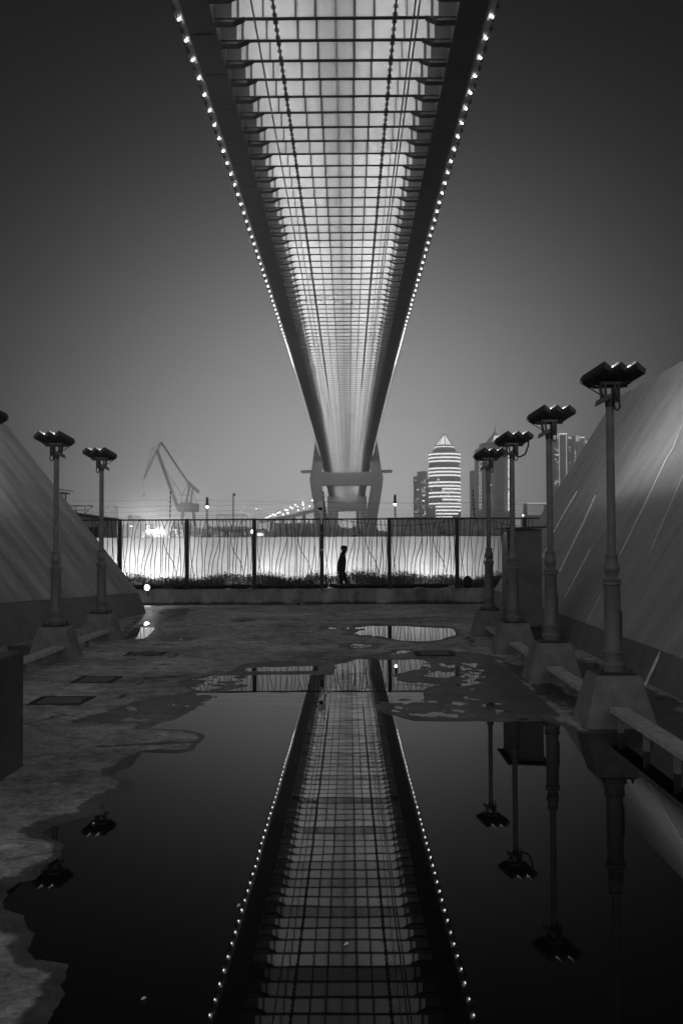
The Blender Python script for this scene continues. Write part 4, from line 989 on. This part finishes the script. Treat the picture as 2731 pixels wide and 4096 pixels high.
for (x, y, r, es, lb_) in ((622, 2126, 0.9, 1300, 'glaring floodlight on the quay seen through the fence, left'), (1010, 2126, 0.16, 30, 'bright point lamp right of the tank')):
    Y = 240 if x < 900 else 100; E_ = thing('quay_light', lb_, 'lamp', None, (at(x, y, Y).x, Y, 0)); z = at(x, y, Y).z
    q = MB()
    if x < 900:
        for k in range(5): q.ell((-1.6 + 0.8 * k, 0, z + 0.05 * (k % 2)), 0.42, 0.2, 0.28, 10, 6)
    else: q.ell((0, 0, z), r, r, r, 10, 6)
    q.build('lamp_glow', emit('quay_glow_%d' % es, es), E_); q = MB(); q.tube([(0, 0.25, 0), (0, 0.25, z)], 0.08, 6); q.build('pole', M_far, E_)
# far bank: trees and low ground as one hazy mass
vs = []; fs = []; rng = random.Random(9); Y = 620
def blob_row(y0, xs0, xs1, base, amp, n, size, seed):
    rng = random.Random(seed); q = MB()
    for i in range(n):
        x = rng.uniform(xs0, xs1); p = at(x, 2147, y0 + rng.uniform(0, 40)); h = (base + amp * math.sin(x * 0.011) + amp * 0.6 * math.sin(x * 0.043 + 2)) * rng.uniform(0.7, 1.05)
        for k in range(4):
            c = Vector((p.x + rng.uniform(-size, size), p.y + rng.uniform(-3, 3), h * rng.uniform(0.3, 0.9))); s = size * rng.uniform(0.35, 0.8)
            q.ell(c, s * rng.uniform(0.7, 1.3), s, s * rng.uniform(0.6, 1.1), 6, 4)
    return q
q = blob_row(520, 700, 2350, 9.5, 2.0, 420, 3.2, 4); o = q.build('far_treeline', M_far); tag(o, 'hazy dark line of trees along the far bank', 'trees', kind='stuff')
# ------------------------------------------------------------------ curved ramp with its street lamps
RY = 700; E_ = thing('approach_ramp', 'curved approach ramp rising right to the bridge pylon', 'ramp', None, (at(1150, 2147, RY).x, RY, 0)); o0 = Vector(E_.location)
RP = [(1040, 2080), (1085, 2074), (1130, 2066), (1175, 2056), (1215, 2045), (1262, 2034), (1300, 2024)]
q = MB(); vs = []; fs = []
for x, y in RP:
    p = at(x, y, RY) - o0; vs += [p + Vector((0, -4, 0)), p + Vector((0, 6, 0)), p + Vector((0, 6, -2.2)), p + Vector((0, -4, -2.2))]
for i in range(len(RP) - 1):
    for k in range(4): fs.append((4 * i + k, 4 * i + (k + 1) % 4, 4 * i + 4 + (k + 1) % 4, 4 * i + 4 + k))
fs += [(3, 2, 1, 0), tuple(4 * (len(RP) - 1) + k for k in range(4))]
q.mesh(vs, fs); q.build('ramp_deck', M_tower_dark, E_)
for x, y in RP[1:-1]:
    p = at(x, y, RY) - o0; q = MB(); q.box(p.x - 1.2, p.x + 1.2, -1, 3, 0, p.z - 2.1); q.build('pier', M_tower_dark, E_)
LAMPS = [(1088, 147), (1161, 210), (1187, 198), (1206, 188), (1219, 188), (1238, 178), (1253, 173), (1276, 187), (1290, 155), (1304, 158), (1308, 178), (1326, 135), (1339, 145), (1359, 120), (1377, 132), (1379, 158), (1413, 105), (1415, 119), (1419, 146), (1461, 132), (1478, 90), (1042, 192), (1007, 136), (972, 170), (988, 170), (1175, 205), (1225, 196)]
lm0 = None
ORD = ['first', 'second', 'third', 'fourth', 'fifth', 'sixth', 'seventh', 'eighth', 'ninth', 'tenth', 'eleventh', 'twelfth', 'thirteenth', 'fourteenth', 'fifteenth', 'sixteenth', 'seventeenth', 'eighteenth',
       'nineteenth', 'twentieth', 'twenty-first', 'twenty-second', 'twenty-third', 'twenty-fourth', 'twenty-fifth', 'twenty-sixth', 'last']
for i, (x, y) in enumerate(LAMPS):
    X = 400 + x / 1.742; Yp = 1950 + y / 1.742; p = at(X, Yp, RY - 8)
    if lm0 is None:
        lm0 = empty('street_lamp'); q = MB(); q.ell((0, 0, 0), 0.62, 0.4, 0.62, 10, 8); q.build('lamp_glow', emit('street_glow', 12.0), lm0); q = MB(); q.tube([(0, 0.3, -10), (0, 0.3, 0.3)], 0.14, 5); q.build('pole', M_tower_dark, lm0); o = lm0
    else: o = copy_tree(lm0)
    o.location = p; s = random.uniform(0.5, 0.8) if i < 21 else 0.4; o.scale = (s, 1, s)
    tag(o, '%s of the glowing street lamps above the ramp, counted from the left' % ORD[sorted(LAMPS).index((x, y))], 'street lamp', 'street lamps above the curved ramp')

# ------------------------------------------------------------------ city towers
def tower_body(E_, Y, rects, m, depth=18):
    o0 = Vector(E_.location)
    for i, (xa, ya, xb_) in enumerate(rects):
        a, b_ = at(xa, ya, Y) - o0, at(xb_, ya, Y) - o0; q = MB(); q.box(a.x, b_.x, 0.4 * i, depth - 0.3 * i, 0, a.z); q.build('wall', m, E_)
def lit(E_, Y, xa, ya, xb_, yb_, es, name='window', dy=-0.25):
    o0 = Vector(E_.location); a, b_ = at(xa, ya, Y) - o0, at(xb_, yb_, Y) - o0
    q = MB(); q.box(min(a.x, b_.x), max(a.x, b_.x), dy - 0.3, dy, min(a.z, b_.z), max(a.z, b_.z)); return q.build(name, emit('lit_%g' % es, es), E_)
def T(x, y): return 1600 + x * 0.5102, 1650 + y * 0.5102
# round tower with bands of light
Y = 1050; E_ = thing('round_tower', 'round tower ringed with bright bands of light under a lit pyramid crown', 'tower', None, (at(1785, 2147, Y).x, Y + 17, 0)); cx, cz = 0, 0
rad = (1848 - 1722) / 2 * Y / FPX; ztop = at(1785, 1806, Y).z
q = MB(); q.lathe([(rad, 0), (rad, ztop - 3), (rad * 0.93, ztop)], (0, 0, 0), 40); q.build('shaft', M_tower_dark, E_, smooth=True)
q = MB(); z1 = at(1785, 1793, Y).z; z2 = at(1785, 1775, Y).z; z3 = at(1785, 1734, Y).z
q.lathe([(rad * 0.75, ztop), (rad * 0.72, z1)], n=12); q.lathe([(rad * 0.6, z1 + 0.1), (rad * 0.58, z2)], n=12); q.build('crown_drum', M_tower, E_)
q = MB(); q.lathe([(rad * 0.52, z2 + 0.2), (rad * 0.3, (z2 + z3) / 2), (rad * 0.05, z3)], n=4); q.build('crown_pyramid', emit('crown_glow', 2.0), E_)
q = MB()
for k in range(8):
    a = 2 * PI * k / 8; q.tube([(rad * 0.6 * math.cos(a), rad * 0.6 * math.sin(a), z2), (rad * 0.06 * math.cos(a), rad * 0.06 * math.sin(a), z3 + 1)], 0.35, 4)
q.build('crown_ribs', M_tower, E_)
q = MB(); q.lathe([(rad * 0.62, z1 + 2.2), (rad * 0.62, z1 + 3)], n=24); q.build('crown_light', emit('band_glow', 2.6), E_)
bands = [(322, 0, 1), (350, 0, 1), (378, 0, 1), (435, 0, 1), (463, 0, 1), (490, 0, 1), (545, 0, 1), (573, 0, 1), (598, .38, 1), (627, 0, 1), (657, 0, 1), (682, .38, 1), (712, 0, 1), (738, .18, 1), (766, .18, 1), (793, .18, .88), (820, .18, .7)]
for yy, u0, u1 in bands:
    z = at(1785, 1650 + yy * 0.5102, Y).z; q = MB(); a0 = PI + (math.acos(1 - 2 * u0)); a1 = PI + (math.acos(1 - 2 * u1)); n = 20; rr = rad + 0.5
    vs = []; fs = []
    for k in range(n + 1):
        a = a0 + (a1 - a0) * k / n; c, s = math.cos(a), math.sin(a)
        vs += [(rr * c, rr * s, z - 0.75), (rr * c, rr * s, z + 0.75), ((rr - 0.4) * c, (rr - 0.4) * s, z + 0.75), ((rr - 0.4) * c, (rr - 0.4) * s, z - 0.75)]
        if k < n:
            o = 4 * k
            for w in range(4): fs.append((o + w, o + (w + 1) % 4, o + 4 + (w + 1) % 4, o + 4 + w))
    q.mesh(vs, fs); q.build('light_band', MATS['band_glow'], E_)
rng = random.Random(12)
for (x, y, w) in ((455, 410, 14), (285, 520, 20), (300, 520, 8), (325, 606, 24), (375, 600, 40), (445, 690, 30), (240, 600, 8), (240, 740, 8), (370, 640, 16)):
    (xa, ya), (xb_, yb_) = T(x, y), T(x + w, y + 12); lit(E_, Y, xa, ya, xb_, yb_, 1.1, dy=-rad + 17 - 17 - 0.6)
# dim apartment blocks left of it
Y = 1150; E_ = thing('apartment_block', 'dim stepped apartment blocks with scattered lit windows, left of the round tower', 'building', None, (at(1690, 2147, Y).x, Y, 0))
tower_body(E_, Y, [(1656, 1905, 1690), (1672, 1885, 1708), (1704, 1915, 1730)], M_tower_dark)
for i in range(52):
    cxs = rng.choice([1660, 1668, 1686, 1692, 1697, 1714, 1718]); yy = 1920 + rng.randint(0, 19) * 7.4; lit(E_, Y, cxs, yy, cxs + rng.choice([2.5, 4, 5]), yy + 3, rng.choice([0.8, 1.5, 3.0]))
# pyramid topped apartment tower
Y = 950; E_ = thing('apartment_tower', 'tall apartment tower with lit pyramid top and spire behind the two farthest right lamp posts', 'tower', None, (at(1975, 2147, Y).x, Y, 0)); o0 = Vector(E_.location)
tower_body(E_, Y, [(1907, 1795, 1940), (1925, 1772, 2034), (1967, 1815, 1986), (2001, 1815, 2030), (2030, 1850, 2044)], M_tower_dark, 22)
c = at(1985, 1770, Y) - o0; ap = at(1985, 1718, Y) - o0; w = 38 * Y / FPX
q = MB(); q.mesh([(c.x - w, 2, c.z), (c.x + w, 2, c.z), (c.x + w, 2 + 2 * w, c.z), (c.x - w, 2 + 2 * w, c.z), (c.x, 2 + w, ap.z)], [(0, 1, 4), (1, 2, 4), (2, 3, 4), (3, 0, 4), (3, 2, 1, 0)]); q.build('pyramid_roof', M_tower, E_)
q = MB(); w2 = w * 0.45; q.mesh([(c.x - w2 + 1, 0.6, c.z + 1), (c.x + w2 + 1, 0.6, c.z + 1), (c.x + w2 * 0.6 + 1, 4.6, c.z + 7), (c.x - w2 * 0.6 + 1, 4.6, c.z + 7)], [(0, 1, 2, 3)]); q.build('roof_light', emit('roof_light_glow', 1.6), E_)
q = MB(); q.tube([(c.x, 2 + w, ap.z - 1), (c.x, 2 + w, ap.z + 10)], [0.5, 0.1], 6); q.build('spire', M_tower, E_)
for k in range(12): 
    ya = 1793 + k * 21; lit(E_, Y, 2031.6, ya, 2034.2, ya + rng.choice([14, 19, 20]), 3.2, 'light_strip', -0.35)
for cxs, es in ((1915, 0.9), (1921, 0.9)):
    for k in range(14): lit(E_, Y, cxs, 1845 + k * 14, cxs + 3, 1855 + k * 14, es)
for i in range(26):
    cxs = rng.choice([1944, 1950, 1955, 2038, 2040]); yy = 1903 + rng.randint(0, 20) * 7.2; lit(E_, Y, cxs, yy, cxs + rng.choice([3, 5, 8]), yy + 3.5, rng.choice([1.5, 3.0, 3.2]))
for i in range(22): yy = 1830 + i * 10.6; lit(E_, Y, 1971, yy, 1973, yy + 5, 0.35); 
for i in range(20): yy = 1850 + i * 10.6; lit(E_, Y, 2019, yy, 2022, yy + 5, 0.3)
E_ = thing('apartment_block', 'dim narrow apartment block just left of the pyramid topped tower', 'building', None, (at(1893, 2147, 1200).x, 1200, 0)); tower_body(E_, 1200, [(1884, 1882, 1906)], M_tower_dark)
for i in range(10): yy = 1900 + i * 17; lit(E_, 1200, 1901, yy, 1904, yy + 3, 1.5)
# outlined towers at right
Y = 1000; E_ = thing('outlined_tower', 'row of towers with glowing outlined edges above the right buttress', 'tower', None, (at(2280, 2147, Y).x, Y, 0))
tower_body(E_, Y, [(2208, 1737, 2233), (2234, 1734, 2267), (2268, 1745, 2288), (2290, 1742, 2313), (2313, 1746, 2338), (2338, 1756, 2400)], M_tower_dark, 20)
for (xa, ya, xb_, yb_) in ((2234, 1734, 2237, 2080), (2263, 1734, 2266, 2080), (2234, 1734, 2266, 1737), (2313, 1748, 2316, 2000), (2333, 1748, 2336, 2000), (2313, 1748, 2336, 1751)): lit(E_, Y, xa, ya, xb_, yb_, 2.4, 'light_strip', -0.6)
for (xa, ya, xb_, yb_) in ((2216, 1737, 2229, 1757), (2303, 1742, 2310, 1765), (2270, 1748, 2284, 1755), (2339, 1762, 2346, 1774), (2297, 1742, 2299, 1900)): lit(E_, Y, xa, ya, xb_, yb_, 1.1, 'light_strip', -0.4)
for i in range(34):
    cxs = rng.choice([2225, 2226, 2275, 2296, 2298, 2218]); yy = 1770 + rng.randint(0, 30) * 6; lit(E_, Y, cxs, yy, cxs + 4, yy + 3, rng.choice([0.8, 1.5, 2.0]))
# low office with dotted windows
Y = 800; E_ = thing('office_building', 'low wide building with rows of tiny lit windows beside the second right lamp post', 'building', None, (at(2148, 2147, Y).x, Y, 0)); tower_body(E_, Y, [(2106, 2014, 2200)], M_tower_dark)
lit(E_, Y, 2106, 2012, 2200, 2015, 0.9, 'light_strip')
for r_ in range(6):
    for c_ in range(9): lit(E_, Y, 2110 + c_ * 7.2, 2021 + r_ * 7, 2112.5 + c_ * 7.2, 2023.5 + r_ * 7, 1.1)
E_ = thing('small_kiosk', 'tiny bright kiosk low between the right lamp posts', 'building', None, (at(2092, 2147, 500).x, 500, 0)); tower_body(E_, 500, [(2085, 2056, 2096)], M_tower, 3); lit(E_, 500, 2086, 2058, 2090, 2066, 3.0); lit(E_, 500, 2091, 2058, 2095, 2066, 1.5)
# long low block on the far bank behind pylon
blockthing('bank_warehouse', 'long low dark warehouse on the far bank right of the pylon', 'building', [(1560, 2070, 2060, 2150)], 700, 30, M_far, [(1640, 2124, 1646, 2128), (1700, 2112, 1704, 2116), (1770, 2120, 1778, 2146), (1800, 2122, 1815, 2128), (1770, 2140, 1850, 2145)], es=1.6)
blockthing('bank_shed', 'low dark shed on the far bank left of the pylon', 'building', [(1095, 2093, 1260, 2150)], 560, 20, M_far)
# ------------------------------------------------------------------ drain covers, litter and one reflected glint
for i, (pts, lb_) in enumerate((([(314, 2733), (440, 2735), (467, 2713), (340, 2711)], 'rusty rectangular drain cover midway down the left of the yard'), ([(150, 2818), (320, 2822), (346, 2797), (180, 2793)], 'broken drain cover nearest the dark block'),
                 ([(512, 2624), (640, 2624), (655, 2612), (530, 2612)], 'farthest rectangular drain cover at left'), ([(1672, 2622), (1780, 2624), (1800, 2612), (1680, 2611)], 'sunken drain grate in the wet patch before the right lamp posts'))):
    P = [gr(x, y) for x, y in pts]; x0_ = min(p.x for p in P); x1_ = max(p.x for p in P); y0_ = min(p.y for p in P); y1_ = max(p.y for p in P)
    E_ = thing('drain_cover', lb_, 'drain cover', None, ((x0_ + x1_) / 2, (y0_ + y1_) / 2, 0.012)); w, h = min((x1_ - x0_) / 2, 0.33), min((y1_ - y0_) / 2, 0.42)
    q = MB(); rg = random.Random(i)
    for (ax, ay, bx_, by_) in ((-w, -h, w, -h), (w, -h, w, h), (w, h, -w, h), (-w, h, -w, -h)):   # broken open joint round the plate
        n = 14
        for k in range(n):
            u0, u1 = k / n, (k + 1) / n; r_ = rg.uniform(0.008, 0.05) if rg.random() > 0.2 else 0.004
            x0_, y0_ = ax + (bx_ - ax) * u0, ay + (by_ - ay) * u0; x1_, y1_ = ax + (bx_ - ax) * u1, ay + (by_ - ay) * u1
            q.box(min(x0_, x1_) - r_, max(x0_, x1_) + r_, min(y0_, y1_) - r_, max(y0_, y1_) + r_, -0.03, 0.0045 + 0.00007 * k + 0.001 * (ax > 0) + 0.0005 * (ay > 0))
    q.build('frame', M_dark, E_)
    q = MB(); q.box(-w + 0.045, w - 0.045, -h + 0.045, h - 0.045, -0.03, 0.009)
    for k in range(5):
        yy = -h + 0.1 + (2 * h - 0.2) * k / 4; q.box(-w + 0.09, w - 0.09, yy - 0.012, yy + 0.012, 0.008, 0.013)
    q.build('grate', mat('worn_drain_plate', 0.13, 0.8, 0.5, 9, bump=0.4), E_)
for (x, y, s, a, lb_) in ((1384, 3780, 0.007, 0.6, 'pale scrap floating in the puddle before the bridge reflection'), (375, 3297, 0.005, 0.2, 'tiny pale fleck standing for a lamp reflection by the puddle edge at left'), (955, 3625, 0.009, 1.2, 'thin pale twig in the puddle left of the bridge reflection'),  # tiny left fleck stands for a reflected lamp head, not litter
                      (575, 3999, 0.006, 0.2, 'pale scrap floating at the bottom left'), (1620, 2427, 0.03, 0.1, 'small white scrap at the foot of the low wall'), (1195, 2484, 0.02, 0.4, 'small dark stone on the yard')):
    p = gr(x, y); q = MB(); ca, sa = math.cos(a), math.sin(a)
    q.mesh([(-s * 2 * ca, -s * 2 * sa, 0), (s * sa, -s * ca, 0.002), (s * 2 * ca, s * 2 * sa, 0.006), (-s * sa, s * ca, 0.003), (0, 0, 0.012)], [(0, 1, 4), (1, 2, 4), (2, 3, 4), (3, 0, 4), (3, 2, 1, 0)])
    o = one('litter_and_glint', q, M_white if 'pale' in lb_ or 'white' in lb_ else M_dark, lb_, 'litter'); o.location = (p.x, p.y, 0.002 if y > 2600 else 0.014)

# ------------------------------------------------------------------ haze
hz = MB(); hz.box(-700, 900, -130, 1400, -1.2, 175); o = hz.build('haze', None); o['kind'] = 'stuff'; o['label'] = 'damp night haze over the river'
o.data.materials.clear(); hm = bpy.data.materials.new('night_haze'); hm.use_nodes = True; t = hm.node_tree; t.nodes.clear()
pv = N(t, 'ShaderNodeVolumePrincipled'); pv.inputs['Color'].default_value = (0.99, 0.99, 0.99, 1); pv.inputs['Density'].default_value = 0.0012; pv.inputs['Anisotropy'].default_value = 0.82
t.links.new(pv.outputs[0], N(t, 'ShaderNodeOutputMaterial').inputs['Volume']); o.data.materials.append(hm)
